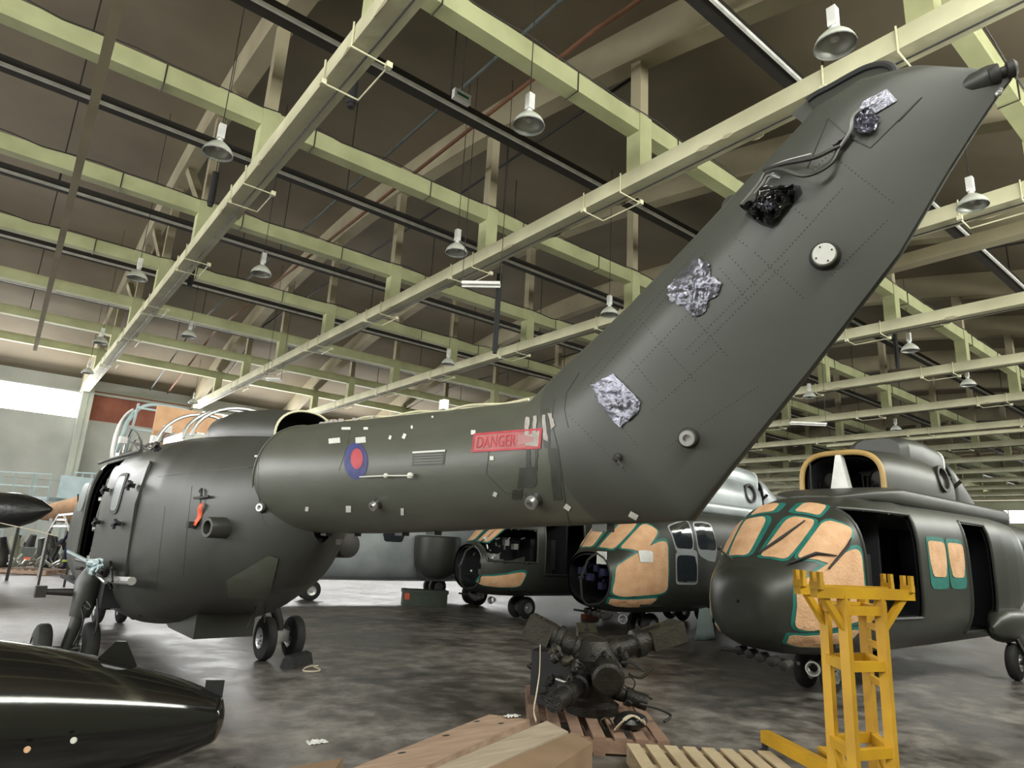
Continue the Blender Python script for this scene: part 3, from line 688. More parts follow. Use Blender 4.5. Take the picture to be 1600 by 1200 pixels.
KN = [(k[0], k[1]*(1 if k[0] > 3.9 else (.82 if k[0] < 1.5 else .88)), k[2], k[3], k[4] if k[0] > 3.9 else min(k[4], 2.5)) for k in KEYS]
KN.insert([k[0] for k in KN].index(2.6) + 1, (3.3, .91, .5, 2.61, 2.8))
holes = [(4.15, 5.25, 1.12, 2.42, -1)]
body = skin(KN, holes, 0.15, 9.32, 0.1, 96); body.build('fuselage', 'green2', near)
skin([(k[0], k[1]*0.93, k[2]+0.07, k[3]-0.07, k[4]) for k in KN], holes, 0.3, 8.3, 0.2, 72).build('cabin_lining', 'inside', near)
MB().box((1.0, -0.68, 0.66), (6.6, 0.8, 0.7)).build('cabin_floor', 'inside', near)
KB = [(8.84, .49, 1.635, 2.625, 2.1), (9.3, .485, 1.64, 2.61, 2.05), (10.2, .455, 1.66, 2.56, 2), (11.2, .41, 1.70, 2.51, 2), (12.1, .36, 1.75, 2.47, 2)]
NB = 64
mb = MB(); ss = [8.84 + (12.1-8.84)*i/40 for i in range(41)]
boom_r = [[surf(s, 360*q/NB, 0, KB) for q in range(NB)] for s in ss]
# fin: rings between leading and trailing edge
FS = [((12.1, 2.47), (12.1, 1.75), .36, 0), ((12.2, 2.56), (12.42, 1.76), .35, .12), ((12.32, 2.65), (12.76, 1.775), .335, .35), ((12.5, 2.76), (13.03, 1.79), .31, .7),
      ((12.75, 2.91), (13.22, 2.0), .275, .95), ((13.12, 3.16), (13.6, 2.4), .24, 1), ((13.39, 3.35), (13.97, 2.81), .21, 1), ((13.56, 3.46), (14.16, 3.09), .185, 1),
      ((13.69, 3.56), (14.27, 3.24), .165, 1), ((13.86, 3.61), (14.34, 3.33), .13, 1), ((14.04, 3.585), (14.37, 3.36), .09, 1), ((14.22, 3.49), (14.38, 3.37), .05, 1)]
def fin_ring(L, T, w, b):
    L, T = Vector((L[0], 0, L[1])), Vector((T[0], 0, T[1])); out = []
    for q in range(NB):
        a = 2*PI*q/NB                      # 0 trailing/bottom, pi leading/top
        c = (1 - math.cos(a))/2            # 0 at T, 1 at L
        circ = abs(math.sin(a)); u = 1 - c
        shp = math.sqrt(max(0, 1-(1-min(u, .35)/.35)**2)) if u < .35 else 1-.93*((u-.35)/.65)**1.25
        if c < 0.002: shp = 0.05
        h = circ*(1-b) + shp*b
        out.append(T.lerp(L, c) + Vector((0, -math.copysign(1, math.sin(a) if abs(math.sin(a)) > 1e-6 else 1)*h*w*(1 if 0 < q < NB and q != NB//2 else 0.0), 0)))
    return out
rings = []
for A, B in zip(FS, FS[1:]):
    for k in range(6):
        t = k/6; rings.append(fin_ring([A[0][i]+(B[0][i]-A[0][i])*t for i in (0, 1)], [A[1][i]+(B[1][i]-A[1][i])*t for i in (0, 1)], A[2]+(B[2]-A[2])*t, A[3]+(B[3]-A[3])*t))
rings.append(fin_ring(*FS[-1]))
def around(ring):                          # same start and direction as the boom rings: belly first, port next
    return ring
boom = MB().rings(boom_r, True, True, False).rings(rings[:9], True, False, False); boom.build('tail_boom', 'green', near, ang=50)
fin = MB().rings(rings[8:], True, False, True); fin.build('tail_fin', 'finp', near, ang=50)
# surface finder
bv = [tuple(NM @ Vector(v)) for m_ in (body, boom, fin) for v in m_.v]
bf = []; off = 0
for m_ in (body, boom, fin):
    bf += [tuple(i+off for i in f) for f in m_.f]; off += len(m_.v)
BV = BVHTree.FromPolygons(bv, bf)
def hit(px, py, off=0.0):
    d = ray(px, py).normalized(); p, n, i, dist = BV.ray_cast(CAM, d)
    if p is None: return None
    if n.dot(d) > 0: n = -n
    return NI @ (p + n*off)
def hitf(px, py, off=0.0):
    p = hit(px, py, off)
    if p is None:                          # just past the outline: take the mid plane
        p = onplane(px, py, 0.05)
    return p
def decal(corners, off=0.003, nu=8, nv=6, pw=None, crumple=0.0, fr=25, th=True):
    c = corners
    def uv(u, v):
        x = (c[0][0]*(1-u)+c[1][0]*u)*(1-v) + (c[3][0]*(1-u)+c[2][0]*u)*v
        y = (c[0][1]*(1-u)+c[1][1]*u)*(1-v) + (c[3][1]*(1-u)+c[2][1]*u)*v
        o = off + (crumple*(0.6+noise.noise(Vector((u*fr*.25, v*fr, off*50))) + .5*noise.noise(Vector((u*fr, v*fr*.6, 3)))) if crumple else 0)
        return hitf(x, y, max(o, 0.0015))
    if pw:
        rs = []
        for i in range(nu+1):
            r = max(i/nu, .03)
            rs.append([uv(.5+.5*r*math.copysign(abs(math.cos(t))**(2/pw), math.cos(t)), .5+.5*r*math.copysign(abs(math.sin(t))**(2/pw), math.sin(t))) for t in [2*PI*j/28 for j in range(28)]])
        return MB().rings(rs, True, True, False)
    return MB().grid(uv, nu, nv)
def poly_decal(pts, off=0.003, n=6, crumple=0.0, fr=25, jag=0.0):
    cx = sum(p[0] for p in pts)/len(pts); cy = sum(p[1] for p in pts)/len(pts)
    ed = []
    for i, p in enumerate(pts):
        q = pts[(i+1) % len(pts)]
        for k in range(6):
            x, y = p[0]+(q[0]-p[0])*k/6, p[1]+(q[1]-p[1])*k/6
            ed.append((x + random.uniform(-jag, jag), y + random.uniform(-jag, jag)))
    rs = []
    for i in range(n+1):
        r = max(i/n, 0.04); ring = []
        for (x, y) in ed:
            X, Y = cx+(x-cx)*r, cy+(y-cy)*r
            o = off + (crumple*(0.55+noise.noise(Vector((X*fr*.02, Y*fr*.006, 0))) + .6*noise.noise(Vector((X*fr*.008, Y*fr*.02, 5)))) if crumple else 0)
            ring.append(hitf(X, Y, max(o, 0.0015)))
        rs.append(ring)
    return MB().rings(rs, True, True, False)
def line(pts, r=0.003, off=0.0, n=5, m=6):
    P = []
    for a, b in zip(pts, pts[1:]):
        L = max(2, int(math.hypot(a[0]-b[0], a[1]-b[1])/12))
        for k in range(L): P.append((a[0]+(b[0]-a[0])*k/L, a[1]+(b[1]-a[1])*k/L))
    P.append(pts[-1]); return [hitf(x, y, off) for x, y in P]
# panel seams
sm = MB()
for pts in ([(408, 690), (404, 730), (404, 775), (411, 812), (420, 826)], [(866, 622), (862, 660), (872, 700), (878, 740), (884, 790), (890, 822)],
            [(905, 583), (885, 615), (882, 640), (888, 668)], [(1262, 262), (1294, 185)], [(1294, 185), (1332, 218), (1360, 231)], [(1360, 231), (1440, 152)],
            [(1437, 155), (1404, 190)], [(530, 735), (545, 690), (548, 660)], [(765, 700), (760, 740), (790, 770), (835, 772)],
            [(235+12, 745), (330, 735), (400, 728)], [(258, 790), (250, 860), (244, 930)], [(180, 815), (225, 828)], [(300, 760), (292, 830), (286, 900)]):
    sm.tube(line(pts), 0.0035, 5)
sm.build('panel_seam', 'stain', near, kind='stuff')
MB().tube([surf(8.84, a, 0.006, KB) for a in range(0, 361, 6)], 0.008, 6).build('boom_joint_ring', 'green', near)
# rivet rows
rv = MB()
rows = [((1073, 545), (1225, 395)), ((1083, 553), (1235, 403)), ((1225, 395), (1320, 290)), ((960, 610), (1075, 490)), ((1140, 400), (1185, 450)), ((985, 560), (1030, 615)), ((1060, 470), (1140, 560)),
        ((1125, 420), (1170, 470)), ((930, 620), (1000, 700)), ((1300, 430), (1390, 340)), ((905, 600), (1095, 385)), ((915, 608), (1105, 392)), ((1000, 500), (1090, 600)), ((1180, 395), (1260, 470)), ((1265, 270), (1330, 210)), ((1150, 372), (1172, 388)),
        ((1210, 300), (1265, 345)), ((1020, 640), (1130, 540)), ((890, 650), (1000, 760)), ((1310, 250), (1400, 320)), ((1040, 700), (1190, 600))]
for a, b in rows:
    L = int(math.hypot(a[0]-b[0], a[1]-b[1])/6.5)
    for k in range(L):
        x, y = a[0]+(b[0]-a[0])*k/L, a[1]+(b[1]-a[1])*k/L
        p = hit(x, y, 0.0)
        if p: rv.ball(p, 0.0034, 4)
rv.build('rivets', 'stain', near, kind='stuff')
# roundel and DANGER panel
decal([(538, 692), (574, 692), (576, 749), (538, 749)], 0.003, 8, 6, pw=2).build('roundel', 'rblue', near, label='blue and red roundel')
decal([(549, 701), (568, 701), (568, 733), (549, 733)], 0.005, 8, 6, pw=2).build('roundel_centre', 'red', near)
Q = [(741, 678), (848, 669), (845, 701), (737, 707)]
def qp(u, v): return (Q[0][0]*(1-u)+Q[1][0]*u)*(1-v)+(Q[3][0]*(1-u)+Q[2][0]*u)*v, (Q[0][1]*(1-u)+Q[1][1]*u)*(1-v)+(Q[3][1]*(1-u)+Q[2][1]*u)*v
dp = decal(Q, 0.003, 16, 8).build('danger_panel', 'redp', near, label='red panel lettered DANGER')
for (u0, v0, u1, v1) in ((0, 0, 1, .09), (0, .9, 1, 1), (0, 0, .025, 1), (.965, 0, 1, 1)):
    decal([qp(u0, v0), qp(u1, v0), qp(u1, v1), qp(u0, v1)], 0.005, 14, 6).build('danger_border', 'red', dp)
decal([qp(.66, .2), qp(.9, .42), qp(.88, .62), qp(.66, .78)], 0.0048, 6, 6).build('danger_arrow', 'pinkw', dp, label='pale worn arrow')
cu = bpy.data.curves.new('lettering', 'FONT'); cu.body = 'DANGER'; cu.size = 1; cu.resolution_u = 3
co = bpy.data.objects.new('lettering', cu); COL.objects.link(co)
bpy.context.view_layer.update()
tm = bpy.data.meshes.new_from_object(co.evaluated_get(bpy.context.evaluated_depsgraph_get()))
bpy.data.objects.remove(co)
tx = [v.co.copy() for v in tm.vertices]; mxx = max(v.x for v in tx); mnx = min(v.x for v in tx); mxy = max(v.y for v in tx); mny = min(v.y for v in tx)
L_ = MB(); L_.v = [tuple(hitf(*qp(.07 + .56*(v.x-mnx)/(mxx-mnx), .80 - .60*(v.y-mny)/(mxy-mny)), 0.0065)) for v in tx]; L_.f = [tuple(p.vertices) for p in tm.polygons]
L_.build('danger_letters', 'red', dp, smooth=False)
# tape, plates, louvre, stains
def tapes(lst, m='tapew', nm='tape_mark'):
    for (x, y, w, h, a) in lst:
        ca, sa = math.cos(a), math.sin(a)
        decal([(x + ca*i*w/2 - sa*j*h/2, y + sa*i*w/2 + ca*j*h/2) for i, j in ((-1,-1),(1,-1),(1,1),(-1,1))], 0.004, 3, 3).build(nm, m, near)
tapes([(523, 689, 18, 8, -.1), (564, 688, 16, 9, -.08), (541, 670, 14, 4, 0), (572, 670, 7, 4, 0), (610, 684, 4, 6, .3), (632, 682, 5, 8, .4), (644, 668, 3, 5, 0), (480, 795, 5, 7, .2), (545, 795, 8, 10, 0), (629, 799, 5, 11, 0),
       (769, 716, 6, 6, 0), (774, 772, 6, 7, .4), (740, 676, 7, 7, 0), (887, 792, 10, 8, .6), (990, 805, 14, 9, .5), (402, 713, 8, 3, 0), (676, 652, 3, 3, 0)])
decal([(646, 706), (697, 703), (694, 726), (644, 728)], 0.003, 8, 6).build('louvre_plate', 'stain', near)
for k in range(4): decal([(648, 711+4.2*k), (693, 709+4.2*k), (693, 711+4.2*k), (648, 713+4.2*k)], 0.006, 6, 2).build('louvre_slat', 'green', near)
decal([(646, 706), (697, 703), (697, 706), (646, 709)], 0.007, 6, 2).build('louvre_lip', 'tapew', near)
for q in ([(812, 732), (838, 730), (838, 760), (808, 764)], [(856, 700), (872, 700), (880, 780), (866, 782)], [(822, 700), (828, 700), (829, 735), (823, 735)], [(836, 700), (841, 700), (840, 735), (835, 735)], [(846, 640), (858, 638), (860, 700), (850, 700)], [(800, 765), (818, 764), (815, 780), (800, 780)]):
    poly_decal(q, 0.0025, 5, jag=1.2).build('stain', 'stain', near)
for q in ([(822, 652), (829, 652), (826, 684), (820, 684)], [(834, 650), (840, 650), (838, 690), (832, 688)], [(848, 648), (853, 648), (857, 690), (850, 686)], [(857, 646), (862, 646), (868, 664), (862, 672)], [(820, 684), (846, 672), (842, 698), (822, 696)]):
    poly_decal(q, 0.0045, 4, jag=0.8).build('worn_patch', 'worn', near)
# silver tape patches on the fin
poly_decal([(1062, 432), (1090, 404), (1108, 412), (1112, 430), (1128, 442), (1122, 462), (1108, 470), (1104, 488), (1086, 496), (1068, 480), (1048, 470), (1046, 452)], 0.006, 14, 0.012, 7, 1.6).build('duct_tape_patch', 'silver', near, label='crumpled silver tape patch')
poly_decal([(926, 604), (958, 584), (1003, 628), (996, 646), (970, 668), (946, 640)], 0.006, 14, 0.011, 7, 1.6).build('duct_tape_patch', 'silver', near, label='crumpled silver tape patch')
poly_decal([(1164, 336), (1196, 292), (1250, 290), (1254, 302), (1206, 357), (1190, 352)], 0.003, 6).build('fin_opening', 'black', near)
poly_decal([(1168, 334), (1200, 298), (1246, 293), (1246, 310), (1206, 354), (1184, 347)], 0.008, 16, 0.055, 8, 1.0).build('plastic_wrap', 'gloss', near, label='shiny black plastic stuffed in the opening')
poly_decal([(1188, 322), (1205, 314), (1218, 322), (1208, 334), (1192, 334)], 0.02, 8, 0.02, 30).build('foil', 'silver', near)
poly_decal([(1348, 160), (1386, 140), (1402, 158), (1362, 182), (1340, 178)], 0.004, 5, 0.004).build('duct_tape_patch', 'silver', near, label='flat silver tape strip')
poly_decal([(1338, 178), (1362, 172), (1376, 186), (1368, 208), (1350, 214), (1332, 206)], 0.008, 12, 0.03, 10, 1.5).build('cable_wrap', 'silver', near, label='crinkled clear wrap round the cable ends')
poly_decal([(1302, 232), (1330, 210), (1336, 216), (1312, 236)], 0.012, 6, 0.02, 30, 1).build('cable_wrap', 'silver', near)
# cables on the fin
def lift(pts, r, name, m, n=6):
    P = [hitf(x, y, o) for x, y, o in pts]; MB().tube(smooth_path(P), r, 7).build(name, m, near)
lift([(1200, 272, .03), (1232, 266, .05), (1275, 256, .06), (1305, 240, .05), (1312, 234, .03)], 0.009, 'cable', 'dark')
lift([(1203, 276, .03), (1228, 274, .05), (1262, 284, .07), (1298, 266, .06), (1312, 236, .03)], 0.009, 'cable', 'stain')
lift([(1203, 270, .03), (1232, 262, .05), (1272, 250, .06)], 0.005, 'cable', 'steel')
lift([(1312, 236, .03), (1330, 212, .04), (1334, 190, .04), (1346, 176, .03)], 0.007, 'cable', 'steel')
for k, (ox, oy) in enumerate(((0, 0), (5, 3), (-4, -4))):
    P = [onplane(x+ox, y+oy, t) for x, y, t in ((1110, 357, .15), (1120, 359, .19), (1140, 352, .2), (1165, 320, .2), (1188, 292, .2), (1200, 274, .2), (1215, 274, .21))]
    MB().tube(smooth_path(P), 0.006, 6).build('pipe', 'steel', near)
P = [onplane(x, y, .1) for x, y in ((885, 596), (930, 550), (1000, 478), (1060, 412), (1110, 362))]
MB().tube(smooth_path(P), 0.007, 6).build('edge_strip', 'cream', near)
mb = MB()
for k in range(34):
    t = k/33; x, y = 960 + 150*t, 520 - 160*t; p = onplane(x, y - 2, .08); mb.ball(p, 0.008, 4)
mb.build('edge_bolts', 'steel', near, kind='stuff')
mb = MB().tube(smooth_path([onplane(x, y, .0) for x, y in ((1135, 345), (1132, 325), (1145, 314), (1152, 318), (1148, 335))]), 0.012, 8); mb.lathe(onplane(1145, 322, 0), (0, 1, 0), [(-.02, .05), (.02, .05)], 14)
mb.build('pulley_bracket', 'dark', near)
# round ports
def port(px, py, R, mring, mcore, nm):
    c = hit(px, py); n = (hit(px, py, 1.0) - c).normalized()
    k = (c - NI @ CAM).length/FPX*1.0; r = R*k
    b = MB().lathe(c - n*0.01, n, [(0, r*1.35), (0.012, r*1.35), (0.03, r*1.1), (0.034, r*1.1)], 28).build(nm + '_base', 'green2', near)
    if mcore:
        MB().lathe(c + n*0.02, n, [(0, r), (0.03, r), (0.036, r*.93), (0.036, r*.5), (0.01, r*.45)], 28).build(nm + '_ring', mring, b)
        MB().lathe(c + n*0.022, n, [(0, r*.48), (0.004, r*.48)], 20).build(nm + '_hole', mcore, b)
    else:
        MB().lathe(c + n*0.02, n, [(0, r), (0.03, r), (0.036, r*.93)], 28).build(nm + '_cap', mring, b)
        x, y, _ = frame_of(n); mb = MB()
        for q in range(4): mb.ball(c + n*0.057 + (x*math.cos(q*PI/2+.4)+y*math.sin(q*PI/2+.4))*r*.72, r*.09, 6)
        mb.build(nm + '_screws', 'dark', b, kind='stuff')
port(1289, 400, 15, 'tapew', None, 'cover_disc'); port(1076, 684, 12, 'steel', 'stain', 'port'); port(836, 779, 10, 'steel', 'black', 'port')
port(590, 786, 7, 'steel', 'black', 'port'); port(411, 793, 6, 'steel', 'black', 'port')
c = hit(966, 714); n = (hit(966, 714, 1) - c).normalized(); MB().lathe(c, n, [(0, .02), (.02, .02), (.03, .01)], 10).tube([c + n*.02, c + n*.02 + Vector((.04, 0, -.05))], .005, 5).build('drain_stub', 'dark', near)
# pitot rod
P = [hit(568, 745, .03), hit(610, 743, .035), hit(648, 742, .035)]
MB().tube(P, .005, 6).ball(P[1], .018, 8).ball(P[2], .022, 8).tube([P[1], hit(598, 744, 0)], .006, 5).tube([P[2], hit(645, 742, 0)], .006, 5).build('pitot_rod', 'tapew', near)
# along the top of the boom
mb = MB().box((-.03, -.02, 0), (.03, .02, .07), Matrix.Translation(onplane(693, 640, 0.02))); mb.build('top_box', 'white', near)
mb = MB().tube(smooth_path([surf(s, 178, .02 + .01*math.sin(s*9), KB) for s in [9.5 + .2*k for k in range(13)]]), .009, 6)
mb.tube(smooth_path([surf(s, 186, .03, KB) for s in [9.2 + .3*k for k in range(9)]]), .006, 6); mb.build('dorsal_cable', 'cream', near)
mb = MB(); rr = random.Random(11)
for k in range(26):
    s = rr.uniform(9.1, 10.2); p = surf(s, rr.uniform(172, 190), 0.0, KB); mb.box((-.02, -.012, -.01), (.02*rr.random()+.01, .012, .012+.02*rr.random()), Matrix.Translation(p) @ Matrix.Rotation(rr.random()*3, 4, 'Z'))
mb.build('dorsal_brackets', 'worn', near, kind='stuff')
mb = MB().tube(smooth_path([onplane(x, y, -.02) for x, y in ((905, 583), (888, 582), (872, 596), (862, 612))]), .005, 6); mb.build('loose_wire', 'cream', near)
for s in (9.4, 9.9, 10.6, 11.0, 12.5): MB().box((s-.05, -.03, sect(min(s, 12.1), KB)[1]-.022), (s+.05, .03, sect(min(s, 12.1), KB)[1]+.02)).build('belly_fairing', 'stain', near)
MB().prism([onplane(x, y, -.04) for x, y in ((1236, 178), (1262, 156), (1400, 122), (1330, 200), (1272, 206))], (0, .012, 0)).build('fin_fillet', 'finp', near)
# scoop at the fin tip and gearbox stub
P = [onplane(x, y, -.03) for x, y in ((1262, 158), (1275, 148), (1300, 135), (1330, 118), (1355, 106), (1378, 101), (1392, 104), (1397, 112), (1390, 122), (1372, 127))]
MB().tube(smooth_path(P, 4), 0.016, 8).build('scoop_rim', 'black', near)
P2 = smooth_path(P, 2); base = [onplane(1300 + 9*k, 150 - 1.6*k, -.02) for k in range(len(P2))]
b1 = onplane(1275, 172, -.02); b2 = onplane(1395, 140, -.02)
MB().rings([P2, [b1.lerp(b2, k/(len(P2)-1)) for k in range(len(P2))]], False, False, False).build('scoop', 'green3', near)
a = hitf(1535, 122); b = onplane(1575, 116, .02); c = onplane(1592, 112, .02)
dv = (b - onplane(1510, 140, .05)).normalized()
MB().lathe(onplane(1486, 146, .03), dv, [(0, .02), (.06, .045), (.12, .05), (.15, .045)], 20).build('gearbox_housing', 'green3', near)
k0 = onplane(1545, 121, .03)
MB().lathe(k0, dv, [(0, .03), (.015, .036), (.03, .034), (.035, .02), (.05, .02), (.055, .032), (.075, .034), (.085, .02)], 16).build('tail_rotor_shaft', 'dark', near)
MB().ball(onplane(1560, 146, .02), .012, 8).tube([onplane(1560, 146, .02), onplane(1564, 138, .02)], .008, 6).build('tail_lamp', 'steel', near)

# ---- roof of the near helicopter: engine bay left open
def hp(px, py, t): return onplane(px, py, t)
mb = MB()
arch = [Vector((3.35, y, 2.66 + .82*math.sqrt(max(0, 1-(y/.62)**4)))) for y in [-.62+.062*k for k in range(21)]]
mb.tube(arch, .03, 6); mb.build('intake_frame', 'ltblue', near)
K3 = [(3.0, .62, 2.3, 3.3, 3), (3.12, .63, 2.3, 3.42, 3), (3.3, .64, 2.3, 3.46, 3)]
mb = MB().rings([[surf(k[0], a, 0, K3) for a in range(62, 140, 4)] for k in K3], False, False, False)
o = mb.build('intake_cowl', 'white', near); o.modifiers.new('thickness', 'SOLIDIFY').thickness = .03
mb = MB(); rr = random.Random(5)
for k in range(30):
    s = rr.uniform(3.1, 5.2); a = Vector((s, rr.uniform(-.6, .5), 2.66)); top = 0.75 if s < 3.7 else .28
    b = a + Vector((rr.uniform(-.2, .2), rr.uniform(-.25, .25), rr.uniform(.1, top))); mb.tube(smooth_path([a, (a+b)/2 + Vector((rr.uniform(-.08, .08), 0, .05)), b], 3), .01+rr.random()*.012, 6)
    if k % 3 == 0: mb.box((-.06, -.05, -.05), (.06, .05, .05), Matrix.Translation(b))
mb.build('engine_bay_fittings', 'steel', near, kind='stuff')
mb = MB()
for y in (-.5, .0, .45): mb.bar((3.35, y, 2.66), (3.6, y, 3.42), .03)
mb.bar((3.35, -.5, 3.05), (3.35, .5, 3.05), .03).bar((3.6, -.5, 3.35), (3.6, .5, 3.35), .03).build('engine_frame', 'ltblue', near)
MB().box((4.55, -.45, 2.64), (4.6, .45, 3.28)).build('firewall', 'tan', near, label='tan firewall panel')
for s0, hh in ((5.4, .5), (6.6, .42), (6.95, .4)):
    MB().tube([Vector((s0, .56*math.cos(a), 2.62 + hh*math.sin(a))) for a in [PI*k/16 for k in range(17)]], .022, 6).build('cowl_hoop', 'steel', near)
MB().box((5.5, -.5, 2.6), (6.4, .5, 2.72)).build('deck_equipment', 'refl', near); MB().box((2.3, -.5, 2.6), (2.9, .3, 2.76)).build('deck_equipment', 'refl', near)
KF = [(6.9, .42, 2.3, 2.72, 2.6), (7.2, .48, 2.3, 2.89, 2.6), (7.6, .48, 2.3, 2.9, 2.6), (8.2, .4, 2.3, 2.86, 2.4), (8.7, .3, 2.3, 2.79, 2.2)]
mb = MB().rings([[surf(k[0], a, 0, KF) for a in range(0, 360, 10)] for k in KF], True, True, False); mb.build('gearbox_fairing', 'green2', near)
MB().tube([surf(8.7, a, 0, KF) for a in range(80, 281, 10)], .012, 6).build('fairing_lip', 'cream', near)
MB().rings([[surf(8.69, a, -.02, KF) for a in range(0, 360, 10)], [surf(8.3, a, -.1, KF) for a in range(0, 360, 10)]], True, False, True).build('fairing_opening', 'black', near)
# ---- port side: sliding door, rail, brackets
MB().tube([surf(s, z2a(s, 2.46), .03) for s in [3.2+.25*k for k in range(12)]], .022, 8).build('door_rail', 'dark', near)
MB().tube([surf(4.15, z2a(4.15, 1.12+.1*k), .0) for k in range(13)], .03, 6).tube([surf(5.25, z2a(5.25, 1.12+.1*k), .0) for k in range(13)], .035, 6).tube([surf(4.15+.22*k, z2a(4.2, 1.12), .0) for k in range(6)], .03, 6).build('door_frame', 'stain', near)
K_ = KEYS
door = spatch([zz(5.28, 1.06), zz(5.28, 2.3), zz(6.9, 2.3), zz(6.9, 1.06)], .035, .03, 14, n=6).build('sliding_door', 'green2', near)
def zw(s, z): return (s, z2a(s, z))
spatch([zw(5.9, 1.72), zw(5.9, 2.18), zw(6.35, 2.18), zw(6.35, 1.72)], .045, .01, 5, n=5).build('window_frame', 'dark', door)
spatch([zw(5.95, 1.76), zw(5.95, 2.14), zw(6.3, 2.14), zw(6.3, 1.76)], .05, .01, 5, n=5).build('window_pane', 'blue', door)
spatch([zw(3.4, 1.75), zw(3.4, 2.15), zw(3.9, 2.15), zw(3.9, 1.75)], .012, .01, 5, n=5).build('window_pane', 'blue', near)
for (s, z) in ((5.6, 2.0), (6.75, 2.02), (5.55, 1.62), (6.55, 1.62), (6.9, 2.4)):
    a = z2a(s, z); p = surf(s, a, .04); q = surf(s, a, .1)
    MB().bar(p, q, .045).bar(q - Vector((.1, 0, .02)), q + Vector((.1, 0, .02)), .035, .03).bar(q + Vector((0, 0, -.06)), q + Vector((0, 0, .05)), .03, .03).build('door_bracket', 'black', near)
for s, z0, z1 in ((4.45, 1.5, 2.2), (4.6, 1.2, 1.45)):
    MB().bar((s, -.9, z0), (s, -.84, z1), .03).build('door_handle_bar', 'steel', near)
for k in range(3): MB().ball(surf(5.2, z2a(5.2, 1.2+.35*k), .03), .035, 6).build('door_catch', 'steel', near)
# stub pipe, handle and red ribbon
c = hit(350, 826, -.05); e = c + Vector((.12, -.5, -.01))
d = (e - c).normalized(); MB().lathe(c - d*.1, d, [(-.05, .1), (.15, .095), (.3, .09), (.31, .085), (.31, .06), (.25, .055)], 22).build('exhaust_stub', 'green2', near)
p = hit(319, 776, .03); MB().bar(hit(308, 779, .03), hit(331, 776, .03), .02).tube([p, hit(318, 764, .02)], .012, 6).ball(hit(318, 768, .03), .02, 6).build('grab_handle', 'dark', near)
mb = MB().grid(lambda u, v: hitf(318 - 14*u + 7*v - 3*(1-u)*v, 785 + 34*u + 3*v, .02 + .015*math.sin(u*7+v)), 8, 2)
o = mb.build('warning_ribbon', 'redtag', near); o.modifiers.new('thickness', 'SOLIDIFY').thickness = .004
MB().tube([hit(319, 778, .03), hit(317, 787, .025)], .005, 5).build('ribbon_cord', 'black', near)
MB().box((-.04, -.03, -.03), (.04, .03, .03), Matrix.Translation(hit(303, 820, .03))).build('lock_pin', 'black', near)
# belly parts
MB().prism([(6.3, -.35, .6), (6.55, -.35, .53), (7.45, -.35, .53), (7.45, -.35, .85)], (0, .6, 0)).build('belly_box', 'green3', near)
MB().ball((5.2, -.4, .5), .05, 8).build('belly_lamp', 'dark', near)
poly_decal([(355, 905), (422, 867), (436, 872), (420, 935), (357, 932)], .012, 6).build('belly_reflection', 'green', near, label='smooth pale green belly patch painted in as a reflection')  # lighter green patch paints a reflection onto the hull underside
for (a, b) in (((400, 948), (386, 982)), ((414, 950), (413, 972))):
    MB().tube([hit(*a) or hp(*a, 0), hp(*b, 0)], .006, 5).build('drain_pipe', 'dark', near)
# far side exhaust under the boom
a = hp(500, 850, -.75)
MB().lathe(hp(505, 850, -.7), (1, .1, .02), [(0, .1), (.1, .14), (.5, .13), (.52, .1)], 20).build('heater_exhaust', 'dark', near)
MB().prism([hp(450, 828, -.1), hp(505, 842, -.1), hp(500, 850, -.1), (hp(448, 838, -.1))], (0, .2, 0)).build('rear_vent', 'steel', near)
# gear
nose_gear(near, 1.9, .65)
main_gear(near, 1, 5.95, 1.2)
MB().tube([(5.95, .95, .95), (5.95, 1.18, .33)], .035, 10).bar((5.86, 1.02, .84), (5.86, 1.25, .87), .05).box((5.85, 1.1, .22), (6.02, 1.3, .36)).build('oleo_strut', 'steel', near)
# port gear, leg swung out and bare
s0 = 5.95
MB().tube([(s0, -1.0, 1.12), (s0, -1.08, .95), (s0, -1.12, .6)], [.13, .15, .1], 14).tube([(s0, -1.12, .62), (s0, -1.2, .22)], [.07, .05], 12).tube([(s0, -1.5, .27), (s0, -.92, .27)], .035, 10).build('main_gear_leg', 'green3', near)
for d in (-.22, .22): wheel('w', (s0, -1.2+d, .27), (0, 1, 0), .27, .17, near)
MB().tube([(s0-.1, -1.05, .84), (s0-.1, -1.5, .86)], [.05, .03], 10).box((s0-.15, -1.56, .8), (s0-.05, -1.46, .92)).build('jack_arm', 'dark', near)
MB().box((s0-.5, -1.0, .72), (s0+.35, -.45, 1.08)).build('gear_beam', 'black', near)
MB().tube(smooth_path([hp(152, 893, 1.1), hp(175, 905, 1.0), hp(206, 908, 1.0)]), .04, 10).tube(smooth_path([hp(142, 886, 1.1), hp(150, 896, 1.1), hp(165, 910, 1.05)]), .02, 8).build('hydraulic_pipe', 'steel', near)
mb = MB().grid(lambda u, v: hp(136+26*u, 873+20*v+6*math.sin(u*5)*v, 1.15+.05*noise.noise(Vector((u*5, v*5, 1)))), 10, 8)
o = mb.build('plastic_cover', 'ltblue', near, label='pale blue plastic wrap'); o.modifiers.new('thickness', 'SOLIDIFY').thickness = .01
MB().bar(hp(106, 861, 1.0), hp(140, 878, 1.1), .03).build('step_bar', 'ltblue', near)
for pts in ([(134, 938), (128, 950), (130, 970), (120, 1000), (112, 1012)], [(152, 936), (153, 960), (150, 985), (146, 992)], [(136, 940), (142, 948), (138, 952), (131, 946)]):
    MB().tube(smooth_path([hp(x, y, 1.15) for x, y in pts]), .009, 6).build('hose', 'black', near)
mb = MB(); rr = random.Random(9)
